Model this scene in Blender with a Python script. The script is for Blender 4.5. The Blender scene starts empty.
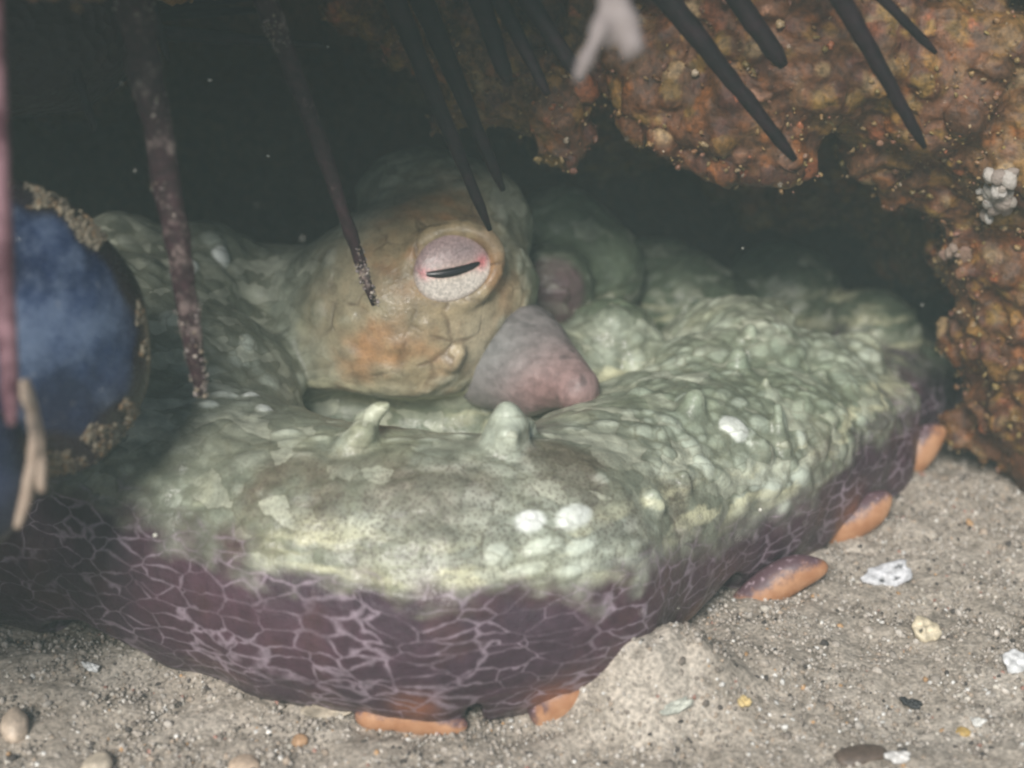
import bpy, math, random
import numpy as np
from mathutils import Vector, Matrix
from mathutils.bvhtree import BVHTree
from mathutils.kdtree import KDTree

random.seed(7)
rng = np.random.default_rng(7)
scene = bpy.context.scene
scene.unit_settings.scale_length = 0.1          # one unit is ten centimetres

# ------------------------------------------------------------------ camera
PITCH = math.radians(22.0)
HFOV = math.radians(34.0)
CAM = Vector((0.0, -4.6, 2.25))
cam_data = bpy.data.cameras.new("camera")
cam_data.sensor_width = 36.0
cam_data.lens = 18.0 / math.tan(HFOV / 2)
cam_data.clip_start = 0.02
cam_data.clip_end = 400.0
cam_data.dof.use_dof = True
cam_data.dof.focus_distance = 4.3
cam_data.dof.aperture_fstop = 0.85
cam = bpy.data.objects.new("camera", cam_data)
cam.location = CAM
cam.rotation_euler = (math.pi / 2 - PITCH, 0, 0)
scene.collection.objects.link(cam)
scene.camera = cam

# ------------------------------------------------------------------ light
SUN_EL = math.radians(37.0)
SUN_DIR = Vector((-0.26, -1.0, 0)).normalized() * math.cos(SUN_EL) + Vector((0, 0, math.sin(SUN_EL)))
world = bpy.data.worlds.new("World")
scene.world = world
world.use_nodes = True
wn = world.node_tree
sky = wn.nodes.new("ShaderNodeTexSky")
sky.sky_type = 'NISHITA'
sky.sun_disc = False
sky.sun_elevation = SUN_EL
sky.sun_rotation = math.atan2(SUN_DIR.x, SUN_DIR.y)
bg = wn.nodes["Background"]
bg.inputs[1].default_value = 0.06
wn.links.new(sky.outputs[0], bg.inputs[0])
sun_data = bpy.data.lights.new("sun", 'SUN')
sun_data.energy = 4.0
sun_data.angle = math.radians(20.0)
sun_data.color = (1.0, 0.96, 0.90)
sun = bpy.data.objects.new("sun", sun_data)
sun.rotation_euler = SUN_DIR.to_track_quat('Z', 'Y').to_euler()
sun.location = (-2, -6, 6)
scene.collection.objects.link(sun)
scene.view_settings.view_transform = 'Standard'
scene.view_settings.look = 'None'
scene.view_settings.exposure = 0.40
scene.view_settings.gamma = 1.0
scene.cycles.filter_width = 2.4
HAZE_DENSITY = 0.026

# ------------------------------------------------------------------ helpers
FPX = 512.0 / math.tan(HFOV / 2)
FWD = Vector((0, math.cos(PITCH), -math.sin(PITCH)))
UP = Vector((0, math.sin(PITCH), math.cos(PITCH)))
def P(px, py, d):
    return CAM + FWD * d + Vector((1, 0, 0)) * ((px - 512) / FPX * d) + UP * ((384 - py) / FPX * d)
def ray(px, py):
    return (P(px, py, 1.0) - CAM).normalized()
def G(px, py, z=0.0):
    r = ray(px, py)
    return CAM + r * ((z - CAM.z) / r.z)
def to_px(p):
    q = np.asarray(p, float) - np.array(CAM)
    d = q @ np.array(FWD)
    return 512 + q[..., 0] / d * FPX, 384 - (q @ np.array(UP)) / d * FPX

def tag(o, label=None, cat=None, group=None, kind=None):
    if label: o["label"] = label
    if cat: o["category"] = cat
    if group: o["group"] = group
    if kind: o["kind"] = kind
    return o

def link(name, mesh, mat=None, parent=None, smooth=True):
    o = bpy.data.objects.new(name, mesh)
    scene.collection.objects.link(o)
    if mat is not None and not mesh.materials:
        mesh.materials.append(mat)
    if smooth:
        mesh.polygons.foreach_set("use_smooth", np.ones(len(mesh.polygons), bool))
    if parent is not None:
        o.parent = parent
        o.matrix_parent_inverse = Matrix.Identity(4)
        o.location = -parent.location if parent.parent is None else o.location
    return o

def empty(name, loc):
    o = bpy.data.objects.new(name, None)
    o.location = loc
    o.empty_display_size = 0.05
    scene.collection.objects.link(o)
    return o

def child(name, verts, faces, mat, parent, base, smooth=True, cols=None):
    """mesh given in world coordinates, hung under parent whose world origin is base"""
    v = np.asarray(verts, float) - np.array(base)
    me = mesh_from(name, v, faces, cols)
    o = bpy.data.objects.new(name, me)
    scene.collection.objects.link(o)
    me.materials.append(mat)
    if smooth:
        me.polygons.foreach_set("use_smooth", np.ones(len(me.polygons), bool))
    if parent is not None:
        o.parent = parent
    return o

def mesh_from(name, verts, faces, cols=None, attrs=None):
    me = bpy.data.meshes.new(name)
    verts = np.asarray(verts, np.float32)
    faces = np.asarray(faces, np.int32) if not isinstance(faces, list) else faces
    if isinstance(faces, np.ndarray):
        n, k = faces.shape
        me.vertices.add(len(verts)); me.vertices.foreach_set("co", verts.ravel())
        me.loops.add(n * k); me.loops.foreach_set("vertex_index", faces.ravel())
        me.polygons.add(n)
        me.polygons.foreach_set("loop_start", np.arange(0, n * k, k, dtype=np.int32))
        me.polygons.foreach_set("loop_total", np.full(n, k, np.int32))
        me.update(calc_edges=True)
    else:
        me.from_pydata([tuple(map(float, v)) for v in verts], [], [tuple(map(int, f)) for f in faces])
        me.update()
    if cols is not None:
        a = me.color_attributes.new("Col", 'FLOAT_COLOR', 'POINT')
        c = np.ones((len(verts), 4), np.float32); c[:, :3] = cols
        a.data.foreach_set("color", c.ravel())
    for k, val in (attrs or {}).items():
        a = me.attributes.new(k, 'FLOAT', 'POINT')
        a.data.foreach_set("value", np.asarray(val, np.float32))
    return me

def hash3(i, j, k, seed):
    h = (i * 374761393 + j * 668265263 + k * 2147483647 + seed * 974634777).astype(np.uint64)
    h = (h ^ (h >> np.uint64(13))) * np.uint64(1274126177)
    h = h ^ (h >> np.uint64(16))
    return (h & np.uint64(0xFFFF)).astype(np.float64) / 65535.0
def vnoise(p, scale, seed=0):
    q = np.asarray(p, float) * scale + 1000.0
    i = np.floor(q).astype(np.int64); f = q - i
    f = f * f * (3 - 2 * f)
    out = 0
    for dx in (0, 1):
        for dy in (0, 1):
            for dz in (0, 1):
                w = (f[:, 0] if dx else 1 - f[:, 0]) * (f[:, 1] if dy else 1 - f[:, 1]) * (f[:, 2] if dz else 1 - f[:, 2])
                out = out + w * hash3(i[:, 0] + dx, i[:, 1] + dy, i[:, 2] + dz, seed)
    return out * 2 - 1
def fbm(p, scale, octaves=4, seed=0, gain=0.5):
    s = 0; a = 1.0; t = 0
    for o in range(octaves):
        s = s + a * vnoise(p, scale * 2 ** o, seed + o); t += a; a *= gain
    return s / t
def sstep(x, a, b):
    t = np.clip((x - a) / (b - a), 0, 1); return t * t * (3 - 2 * t)
def mix(a, b, t):
    t = np.asarray(t)[..., None]; return a * (1 - t) + np.asarray(b) * t

class Field:
    """signed distance grid: soft unions of blobs, then surface nets"""
    def __init__(s, lo, hi, h):
        s.lo = np.array(lo, float); s.h = h
        s.n = np.ceil((np.array(hi) - s.lo) / h).astype(int) + 1
        s.A = np.full(s.n, 10.0, np.float32)
        s.ax = [(s.lo[i] + h * np.arange(s.n[i])).astype(np.float32) for i in range(3)]
    def _sl(s, c, r):
        a = np.clip(np.floor((np.array(c) - r - s.lo) / s.h).astype(int), 0, s.n)
        b = np.clip(np.ceil((np.array(c) + r - s.lo) / s.h).astype(int) + 1, 0, s.n)
        return tuple(slice(a[i], b[i]) for i in range(3))
    def _grid(s, sl):
        return np.meshgrid(*(s.ax[i][sl[i]] for i in range(3)), indexing='ij', sparse=True)
    def _blend(s, sl, d, k):
        a = s.A[sl]
        hh = np.maximum(k - np.abs(a - d), 0) / k
        s.A[sl] = np.minimum(a, d) - hh * hh * (k * 0.25)
    def ell(s, c, r, k=0.05, R=None):
        r = np.array(r if hasattr(r, '__len__') else (r, r, r), float)
        sl = s._sl(c, r.max() + k + 2 * s.h)
        if any(x.stop <= x.start for x in sl): return
        X, Y, Z = s._grid(sl)
        X = X - c[0]; Y = Y - c[1]; Z = Z - c[2]
        if R is not None:
            q = [R[i][0] * X + R[i][1] * Y + R[i][2] * Z for i in range(3)]
        else:
            q = [X, Y, Z]
        k0 = np.sqrt(sum((q[i] / r[i]) ** 2 for i in range(3)))
        k1 = np.sqrt(sum((q[i] / r[i] ** 2) ** 2 for i in range(3))) + 1e-6
        s._blend(sl, (k0 * (k0 - 1) / k1).astype(np.float32), k)
    def cone(s, a, b, ra, rb, k=0.05):
        a = np.array(a); b = np.array(b)
        c = (a + b) / 2; r = np.linalg.norm(b - a) / 2 + max(ra, rb) + k + 2 * s.h
        sl = s._sl(c, r)
        X, Y, Z = s._grid(sl)
        ab = b - a; L = ab @ ab + 1e-9
        t = np.clip(((X - a[0]) * ab[0] + (Y - a[1]) * ab[1] + (Z - a[2]) * ab[2]) / L, 0, 1)
        d = np.sqrt((X - a[0] - t * ab[0]) ** 2 + (Y - a[1] - t * ab[1]) ** 2 + (Z - a[2] - t * ab[2]) ** 2) - (ra + (rb - ra) * t)
        s._blend(sl, d.astype(np.float32), k)
    def chain(s, pts, rad, k=0.05):
        for i in range(len(pts) - 1):
            s.cone(pts[i], pts[i + 1], rad[i], rad[i + 1], k)
    def cut(s, c, r, k=0.03):
        r = np.array(r, float); sl = s._sl(c, r.max() + k + 2 * s.h)
        X, Y, Z = s._grid(sl)
        q = [X - c[0], Y - c[1], Z - c[2]]
        k0 = np.sqrt(sum((q[i] / r[i]) ** 2 for i in range(3))); k1 = np.sqrt(sum((q[i] / r[i] ** 2) ** 2 for i in range(3))) + 1e-6
        d = -(k0 * (k0 - 1) / k1).astype(np.float32)
        a = s.A[sl]; hh = np.maximum(k - np.abs(a - d), 0) / k
        s.A[sl] = np.maximum(a, d) + hh * hh * (k * 0.25)
    def mesh(s):
        F = s.A; S = F < 0
        n = s.n
        def cor(dx, dy, dz, M): return M[dx:n[0] - 1 + dx, dy:n[1] - 1 + dy, dz:n[2] - 1 + dz]
        cs = [(dx, dy, dz) for dx in (0, 1) for dy in (0, 1) for dz in (0, 1)]
        cnt = sum(cor(*c, S).astype(np.int8) for c in cs)
        M = (cnt > 0) & (cnt < 8)
        idx = np.full(M.shape, -1, np.int32)
        I = np.argwhere(M)
        idx[M] = np.arange(len(I))
        val = np.stack([F[I[:, 0] + c[0], I[:, 1] + c[1], I[:, 2] + c[2]] for c in cs], 1)
        pos = np.zeros((len(I), 3)); num = np.zeros(len(I))
        for a in range(8):
            for b in range(a + 1, 8):
                ca, cb = np.array(cs[a]), np.array(cs[b])
                if abs(ca - cb).sum() != 1: continue
                va, vb = val[:, a], val[:, b]
                m = (va < 0) != (vb < 0)
                t = np.where(m, va / np.where(m, va - vb, 1), 0)
                pos += np.where(m[:, None], ca + t[:, None] * (cb - ca), 0); num += m
        V = s.lo + s.h * (I + pos / num[:, None])
        quads = []
        for ax in range(3):
            sl0 = [slice(None)] * 3; sl1 = [slice(None)] * 3
            sl0[ax] = slice(0, -1); sl1[ax] = slice(1, None)
            a = S[tuple(sl0)]; b = S[tuple(sl1)]
            E = np.argwhere(a != b)
            u, v = [(1, 2), (2, 0), (0, 1)][ax]
            ok = (E[:, u] > 0) & (E[:, v] > 0) & (E[:, u] < n[u] - 1) & (E[:, v] < n[v] - 1)
            E = E[ok]
            def at(du, dv):
                e = E.copy(); e[:, u] -= du; e[:, v] -= dv
                return idx[e[:, 0], e[:, 1], e[:, 2]]
            q = np.stack([at(1, 1), at(0, 1), at(0, 0), at(1, 0)], 1)
            inside = a[E[:, 0], E[:, 1], E[:, 2]]
            q[~inside] = q[~inside][:, ::-1]
            quads.append(q)
        return V, np.concatenate(quads)

def vnormals(V, Q):
    a = V[Q[:, 2]] - V[Q[:, 0]]; b = V[Q[:, 3 if Q.shape[1] == 4 else 1]] - V[Q[:, 1 if Q.shape[1] == 4 else 0]]
    N = np.cross(a, b)
    out = np.zeros_like(V)
    for i in range(Q.shape[1]):
        for c in range(3):
            out[:, c] += np.bincount(Q[:, i], N[:, c], len(V))
    return out / (np.linalg.norm(out, axis=1, keepdims=True) + 1e-12)

def ico():
    t = (1 + 5 ** .5) / 2
    v = np.array([(-1, t, 0), (1, t, 0), (-1, -t, 0), (1, -t, 0), (0, -1, t), (0, 1, t), (0, -1, -t), (0, 1, -t),
                  (t, 0, -1), (t, 0, 1), (-t, 0, -1), (-t, 0, 1)], float)
    f = np.array([(0, 11, 5), (0, 5, 1), (0, 1, 7), (0, 7, 10), (0, 10, 11), (1, 5, 9), (5, 11, 4), (11, 10, 2), (10, 7, 6), (7, 1, 8),
                  (3, 9, 4), (3, 4, 2), (3, 2, 6), (3, 6, 8), (3, 8, 9), (4, 9, 5), (2, 4, 11), (6, 2, 10), (8, 6, 7), (9, 8, 1)])
    return v / np.linalg.norm(v[0]), f
ICO_V, ICO_F = ico()
def ico2():
    v = list(map(tuple, ICO_V)); f = []; cache = {}
    def mid(a, b):
        k = (min(a, b), max(a, b))
        if k not in cache:
            m = (np.array(v[a]) + np.array(v[b])); m /= np.linalg.norm(m); cache[k] = len(v); v.append(tuple(m))
        return cache[k]
    for a, b, c in ICO_F:
        x, y, z = mid(a, b), mid(b, c), mid(c, a)
        f += [(a, x, z), (b, y, x), (c, z, y), (x, y, z)]
    return np.array(v), np.array(f)
ICO2_V, ICO2_F = ico2()
def rand_rot(n):
    q = rng.normal(size=(n, 4)); q /= np.linalg.norm(q, axis=1, keepdims=True)
    w, x, y, z = q.T
    return np.stack([np.stack([1 - 2 * (y * y + z * z), 2 * (x * y - z * w), 2 * (x * z + y * w)], -1),
                     np.stack([2 * (x * y + z * w), 1 - 2 * (x * x + z * z), 2 * (y * z - x * w)], -1),
                     np.stack([2 * (x * z - y * w), 2 * (y * z + x * w), 1 - 2 * (x * x + y * y)], -1)], 1)
def scatter_lumps(centres, sizes, cols, squash=0.6, jitter=0.25, base=(ICO_V, ICO_F)):
    """many little irregular lumps as one vertex/face/colour set"""
    n = len(centres); bv, bf = base; m = len(bv)
    v = bv[None] * (1 + jitter * rng.uniform(-1, 1, (n, m, 1)))
    ax = np.stack([np.ones(n), rng.uniform(squash, 1, n), rng.uniform(squash * 0.8, 1, n)], 1)
    v = v * ax[:, None] * np.asarray(sizes)[:, None, None]
    v = np.einsum('nij,nmj->nmi', rand_rot(n), v) + np.asarray(centres)[:, None]
    f = bf[None] + (np.arange(n) * m)[:, None, None]
    c = np.repeat(np.asarray(cols), m, 0)
    return v.reshape(-1, 3), f.reshape(-1, 3), c

# ------------------------------------------------------------------ materials
class Nodes:
    def __init__(s, name):
        s.m = bpy.data.materials.new(name); s.m.use_nodes = True
        s.t = s.m.node_tree; s.b = s.t.nodes["Principled BSDF"]
    def n(s, kind, **kw):
        o = s.t.nodes.new(kind)
        for k, v in kw.items():
            if isinstance(k, str) and hasattr(o, k): setattr(o, k, v)
        return o
    def l(s, a, b): s.t.links.new(a, b)
    def attr(s, name): return s.n("ShaderNodeAttribute", attribute_name=name)
    def coord(s, scale=(1, 1, 1)):
        tc = s.n("ShaderNodeTexCoord"); mp = s.n("ShaderNodeMapping")
        mp.inputs["Scale"].default_value = scale
        s.l(tc.outputs["Object"], mp.inputs[0]); return mp.outputs[0]
    def noise(s, vec, scale, detail=4, rough=0.6):
        o = s.n("ShaderNodeTexNoise"); o.inputs["Scale"].default_value = scale
        o.inputs["Detail"].default_value = detail; o.inputs["Roughness"].default_value = rough
        s.l(vec, o.inputs["Vector"]); return o
    def vor(s, vec, scale, feature='F1', rand=1.0):
        o = s.n("ShaderNodeTexVoronoi", feature=feature); o.inputs["Scale"].default_value = scale
        o.inputs["Randomness"].default_value = rand
        s.l(vec, o.inputs["Vector"]); return o
    def rng(s, x, a, b, c=0.0, d=1.0):
        o = s.n("ShaderNodeMapRange"); o.interpolation_type = 'SMOOTHSTEP'
        for i, v in zip((1, 2, 3, 4), (a, b, c, d)): o.inputs[i].default_value = v
        s.l(x, o.inputs[0]); return o.outputs[0]
    def mixc(s, f, a, b, mode='MIX'):
        o = s.n("ShaderNodeMix"); o.data_type = 'RGBA'; o.blend_type = mode
        ins = [i for i in o.inputs if i.enabled]
        for i, v in zip(ins, (f, a, b)):
            if hasattr(v, 'node'): s.l(v, i)
            elif hasattr(v, '__len__'): i.default_value = tuple(v) + (1,)
            else: i.default_value = v
        return [x for x in o.outputs if x.enabled][0]
    def math(s, op, a, b=None):
        o = s.n("ShaderNodeMath", operation=op)
        for i, v in enumerate((a, b)):
            if v is None: continue
            if hasattr(v, 'node'): s.l(v, o.inputs[i])
            else: o.inputs[i].default_value = v
        return o.outputs[0]
    def bump(s, h, strength, dist=0.01, prev=None):
        o = s.n("ShaderNodeBump"); o.inputs["Strength"].default_value = strength; o.inputs["Distance"].default_value = dist
        s.l(h, o.inputs["Height"])
        if prev is not None: s.l(prev, o.inputs["Normal"])
        return o.outputs[0]
    def done(s, col=None, rough=0.6, normal=None, spec=0.3, **kw):
        if col is not None:
            if hasattr(col, 'node'): s.l(col, s.b.inputs["Base Color"])
            else: s.b.inputs["Base Color"].default_value = tuple(col) + (1,)
        if hasattr(rough, 'node'): s.l(rough, s.b.inputs["Roughness"])
        else: s.b.inputs["Roughness"].default_value = rough
        s.b.inputs["Specular IOR Level"].default_value = spec
        if normal is not None: s.l(normal, s.b.inputs["Normal"])
        for k, v in kw.items(): s.b.inputs[k.replace('_', ' ')].default_value = v
        return s.m

def mat_attr(name, rough=0.8, spec=0.25, nscale=60, var=0.35, bump=0.3, bdist=0.006):
    """vertex pigment broken up by fine noise"""
    N = Nodes(name); v = N.coord(); nz = N.noise(v, nscale, 5, 0.65)
    f = N.rng(nz.outputs[0], 0.3, 0.7, 1 - var, 1 + var)
    c = N.n("ShaderNodeVectorMath", operation='SCALE')
    N.l(N.attr("Col").outputs["Color"], c.inputs[0]); N.l(f, c.inputs["Scale"])
    return N.done(c.outputs[0], rough, N.bump(nz.outputs[0], bump, bdist), spec)

M_SAND = mat_attr("sand", 0.9, 0.2, 90, 0.45, 0.6, 0.006)
M_GRAIN = mat_attr("sand_grain", 0.7, 0.35, 120, 0.25, 0.2, 0.003)
M_ROCK = mat_attr("encrusted_rock", 0.5, 0.45, 55, 0.5, 0.6, 0.012)
M_CRUST = mat_attr("crust", 0.42, 0.45, 80, 0.35, 0.4, 0.006)
M_SHELLBIT = mat_attr("shell_bits", 0.5, 0.4, 70, 0.25, 0.3, 0.004)

def mat_octopus():
    N = Nodes("octopus_skin"); v = N.coord()
    col = N.attr("Col").outputs["Color"]
    pur = N.attr("purple").outputs["Fac"]; stip = N.attr("stipple").outputs["Fac"]; head = N.attr("head").outputs["Fac"]
    # warped coordinates for pigment networks
    wz = N.noise(v, 6, 3); sub = N.n("ShaderNodeVectorMath", operation='MULTIPLY_ADD')
    N.l(wz.outputs["Color"], sub.inputs[0]); sub.inputs[1].default_value = (.11, .11, .07); N.l(v, sub.inputs[2])
    wv = sub.outputs[0]
    st = N.n("ShaderNodeMapping"); st.inputs["Scale"].default_value = (0.55, 0.75, 1.45); N.l(wv, st.inputs[0])
    e = N.vor(st.outputs[0], 17.5, 'DISTANCE_TO_EDGE', .9).outputs["Distance"]
    wid = N.noise(v, 9, 3).outputs[0]
    wd = N.rng(wid, 0.38, 0.72, 0.025, 0.19)
    line = N.n("ShaderNodeMapRange"); line.interpolation_type = 'SMOOTHSTEP'
    N.l(e, line.inputs[0]); line.inputs[1].default_value = 0.0; N.l(wd, line.inputs[2]); line.inputs[3].default_value = 1; line.inputs[4].default_value = 0
    pat = N.rng(N.noise(v, 7, 4).outputs[0], 0.30, 0.56, .12, 1)
    lf = N.math('MULTIPLY', N.math('MULTIPLY', line.outputs[0], pat), pur)
    fine = N.noise(v, 110, 3, 0.7).outputs[0]
    lf = N.math('MULTIPLY', lf, N.rng(fine, 0.25, 0.6, 0.45, 0.95))
    c1 = N.mixc(N.math('MULTIPLY', lf, .78), col, (0.36, 0.29, 0.34))
    # skin cells: faint dark joints and cell to cell tone outside the purple
    ce = N.n("ShaderNodeMapping"); ce.inputs["Scale"].default_value = (0.6, 0.8, 1.25); N.l(wv, ce.inputs[0])
    cd = N.vor(ce.outputs[0], 21, 'DISTANCE_TO_EDGE', 1.0).outputs["Distance"]
    cw = N.vor(ce.outputs[0], 21, 'F1', 1.0)
    cellh = N.rng(cd, 0.0, 0.22)
    notp = N.math('SUBTRACT', 1.0, N.math('MAXIMUM', pur, head))
    cpat = N.rng(N.noise(v, 4.5, 3).outputs[0], 0.35, 0.6, .25, 1)
    cj = N.math('MULTIPLY', N.math('MULTIPLY', N.rng(cd, 0.0, 0.10, 1, 0), notp), N.math('MULTIPLY', cpat, .55))
    c1 = N.mixc(cj, c1, (0.12, 0.115, 0.075))
    sep = N.n("ShaderNodeSeparateColor"); N.l(cw.outputs["Color"], sep.inputs[0])
    tone = N.math('MULTIPLY', N.math('MULTIPLY', N.rng(sep.outputs[0], .55, .95), notp), N.math('MULTIPLY', cpat, .5))
    c1 = N.mixc(tone, c1, (0.62, 0.63, 0.50))
    sk = N.n("ShaderNodeMapping"); sk.inputs["Scale"].default_value = (2.6, 5, 17); N.l(wv, sk.inputs[0])
    skn = N.rng(N.noise(sk.outputs[0], 1.4, 3, .5).outputs[0], .50, .66)
    c1 = N.mixc(N.math('MULTIPLY', skn, N.attr("streak").outputs["Fac"]), c1, (0.62, 0.60, 0.40))
    # fine stippling of dark dots
    s1 = N.vor(v, 115, 'F1').outputs["Distance"]
    dots = N.math('MULTIPLY', N.rng(s1, 0.25, 0.55, 1, 0), N.math('MULTIPLY', stip, 0.6))
    c2 = N.mixc(dots, c1, (0.07, 0.05, 0.04))
    # dark creases on the head
    hv = N.vor(wv, 9, 'DISTANCE_TO_EDGE').outputs["Distance"]
    hl = N.math('MULTIPLY', N.rng(hv, 0.0, 0.08, 1, 0), N.math('MULTIPLY', head, N.rng(N.noise(v, 7, 2).outputs[0], 0.46, 0.62, 0, .55)))
    c3 = N.mixc(hl, c2, (0.09, 0.05, 0.03))
    mot = N.rng(N.noise(v, 24, 4, 0.6).outputs[0], 0.25, 0.75, 0.74, 1.24)
    sc = N.n("ShaderNodeVectorMath", operation='SCALE'); N.l(c3, sc.inputs[0]); N.l(mot, sc.inputs["Scale"])
    b1 = N.bump(N.noise(v, 42, 2, 0.5).outputs[0], 0.22, 0.010)
    b2 = N.bump(s1, 0.22, 0.004, N.bump(N.math('MULTIPLY', cellh, notp), 0.10, 0.008, b1))
    b3 = N.bump(N.math('MULTIPLY', hl, -1.0), 0.5, 0.01, b2)
    return N.done(sc.outputs[0], N.rng(fine, .3, .7, .30, .52), b3, 0.45)
M_OCTO = mat_octopus()

# ------------------------------------------------------------------ sand (the ground)
def sand_h(x, y):
    p = np.stack([x, y, np.zeros_like(x)], 1)
    z = 0.035 * fbm(p, 2.2, 3, 11) + 0.018 * fbm(p, 9, 3, 21)
    for (px, py, rx, ry, hgt) in MOUNDS:
        g = G(px, py)
        z = z + hgt * np.exp(-(((x - g.x) / rx) ** 2 + ((y - g.y) / ry) ** 2) ** (1.7 if hgt > .15 else 1.0)) * (1 + (.25 * fbm(p, 12, 3, 29) if hgt > .15 else 0))
    return z
MOUNDS = [(652, 700, .20, .14, .165), (605, 715, .12, .08, .05), (725, 672, .14, .10, .05), (940, 500, .35, .2, .05), (70, 660, .3, .1, .03), (760, 660, .2, .2, .03)]
fx = np.concatenate([[-60, -25, -10, -5, -3.2], np.arange(-2.2, 2.2, .011), [3.2, 5, 10, 25, 60]])
fy = np.concatenate([[-60, -25, -10, -5, -3], np.arange(-2.0, 1.2, .011), [2, 4, 8, 20, 60]])
X, Y = np.meshgrid(fx, fy, indexing='ij')
xs, ys = X.ravel(), Y.ravel()
zz = sand_h(xs, ys)
pp = np.stack([xs, ys, np.zeros_like(xs)], 1)
inner = (np.abs(xs) < 2.3) & (ys > -2.1) & (ys < 1.3)
zz = zz + np.where(inner, 0.006 * fbm(pp, 30, 3, 31) + .010 * fbm(pp, 14, 2, 33), 0)
a = fbm(pp, 5, 4, 41); b = fbm(pp, 30, 3, 51)
c = np.tile(np.array([.385, .335, .28]), (len(xs), 1))
c = mix(c, np.array([.47, .42, .36]), sstep(a, 0, .5) * .7)
c = mix(c, np.array([.15, .125, .10]), sstep(-b, .1, .6) * .6)
nx, ny = len(fx), len(fy)
ii, jj = np.meshgrid(np.arange(nx - 1), np.arange(ny - 1), indexing='ij')
base_i = (ii * ny + jj).ravel()
Q = np.stack([base_i, base_i + ny, base_i + ny + 1, base_i + 1], 1)
sand = link("sand", mesh_from("sand", np.stack([xs, ys, zz], 1), Q, c), M_SAND)
tag(sand, "grey beige sea floor of coarse sand with mounds", "sand", kind="structure")
def on_sand(px, py, lift=0.0):
    """first point where the sight line meets the sand"""
    r = np.array(ray(px, py)); t = np.arange(2.4, 8.0, .004)
    q = np.array(CAM) + r * t[:, None]
    below = np.nonzero(q[:, 2] < sand_h(q[:, 0], q[:, 1]))[0]
    g = Vector(q[below[0]]) if len(below) else G(px, py)
    g.z += lift
    return g

# loose grains
PAL = np.array([[.40, .355, .31], [.32, .28, .24], [.50, .455, .405], [.20, .17, .145], [.38, .305, .24], [.07, .06, .055], [.72, .70, .66], [.45, .28, .15], [.36, .2, .16], [.5, .46, .4]])
PRB = np.array([.26, .24, .17, .14, .07, .05, .035, .008, .008, .045])
def grains(n, lo, hi, pw):
    pts = np.stack([rng.uniform(-1.75, 1.75, n), rng.uniform(-1.75, .9, n)], 1)
    s = lo * (hi / lo) ** (rng.random(n) ** pw)
    z = sand_h(pts[:, 0], pts[:, 1]) + s * 0.15
    col = PAL[rng.choice(len(PAL), n, p=PRB / PRB.sum())] * rng.uniform(.75, 1.2, (n, 1))
    return scatter_lumps(np.column_stack([pts, z]), s, col, 0.55, 0.25)
v1, f1, c1 = grains(70000, .003, .0095, 1.9)
v2, f2, c2 = grains(900, .010, .018, 2.2)
gr = link("sand_grains", mesh_from("sand_grains", np.concatenate([v1, v2]), np.concatenate([f1, f2 + len(v1)]), np.concatenate([c1, c2])), M_GRAIN, smooth=False)
tag(gr, "coarse grey sand grains and tiny shell grit strewn over the sea floor", "sand grains", kind="stuff")

# ------------------------------------------------------------------ rock overhang with the den
def frame(n, tilt=0.0):
    """right-hand frame on a surface: t1 runs to the picture's right, turned by tilt degrees"""
    n = Vector(n).normalized()
    t1 = Vector((1, 0, 0)); t1 = (t1 - n * t1.dot(n)).normalized(); t2 = n.cross(t1)
    c, s = math.cos(math.radians(tilt)), math.sin(math.radians(tilt))
    a = t1 * c + t2 * s; b = t2 * c - t1 * s
    return np.array([a, b, n])

def L(px, py, d, r, k=0.06): return (P(px, py, d), r, k)
rock_f = Field((-2.9, -2.35, -0.35), (2.9, 2.9, 3.1), 0.0125)
LIP_AND_BLOCKERS = [(395, -60, 4.75, .26), (455, 15, 4.65, .20), (500, 60, 4.6, .17), (545, 100, 4.55, .115), (563, 135, 4.55, .06), (470, 100, 4.75, .1),
       (600, 20, 4.6, .16), (660, 60, 4.5, .15), (690, 110, 4.5, .12), (660, 115, 4.5, .07), (735, 100, 4.45, .17), (775, 150, 4.45, .08), (720, 150, 4.5, .07), (795, 60, 4.4, .2), (770, -40, 4.4, .3),
       (850, 30, 4.4, .22), (870, 90, 4.5, .12), (915, 120, 4.45, .11), (880, 140, 4.6, .1), (950, 60, 4.4, .2), (1000, 120, 4.5, .2), (925, 165, 4.7, .14), (985, 190, 4.75, .17), (1015, 250, 4.8, .2),
       (975, 255, 4.95, .13), (1020, 320, 4.9, .17), (985, 330, 5.05, .12), (1040, 390, 5.0, .17), (1000, 385, 5.1, .10), (985, 430, 5.25, .1), (1070, 440, 5.1, .2),
       (600, -140, 4.6, .45), (900, -120, 4.6, .5), (-260, -200, 3.05, .32), (-100, -202, 3.0, .32), (60, -204, 3.0, .32), (190, -192, 3.05, .30), (310, -172, 3.45, .28), (420, -150, 3.65, .26), (520, -155, 3.9, .26), (600, -130, 4.2, .25), (710, -128, 4.15, .25), (820, -128, 4.15, .25), (930, -125, 4.15, .25), (1040, -120, 4.15, .25), (0, -210, 4.1, .45), (200, -210, 4.1, .45), (380, -210, 4.3, .4), (1080, 100, 4.6, .4), (1120, 300, 4.9, .4), (400, -200, 4.8, .5), (1250, 200, 4.8, .6), (1300, 450, 5.0, .5)]  # near lumps above the frame are unseen, added to block the sun
for (px, py, d, r) in LIP_AND_BLOCKERS:
    rock_f.ell(P(px, py, d), r, .07)
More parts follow.
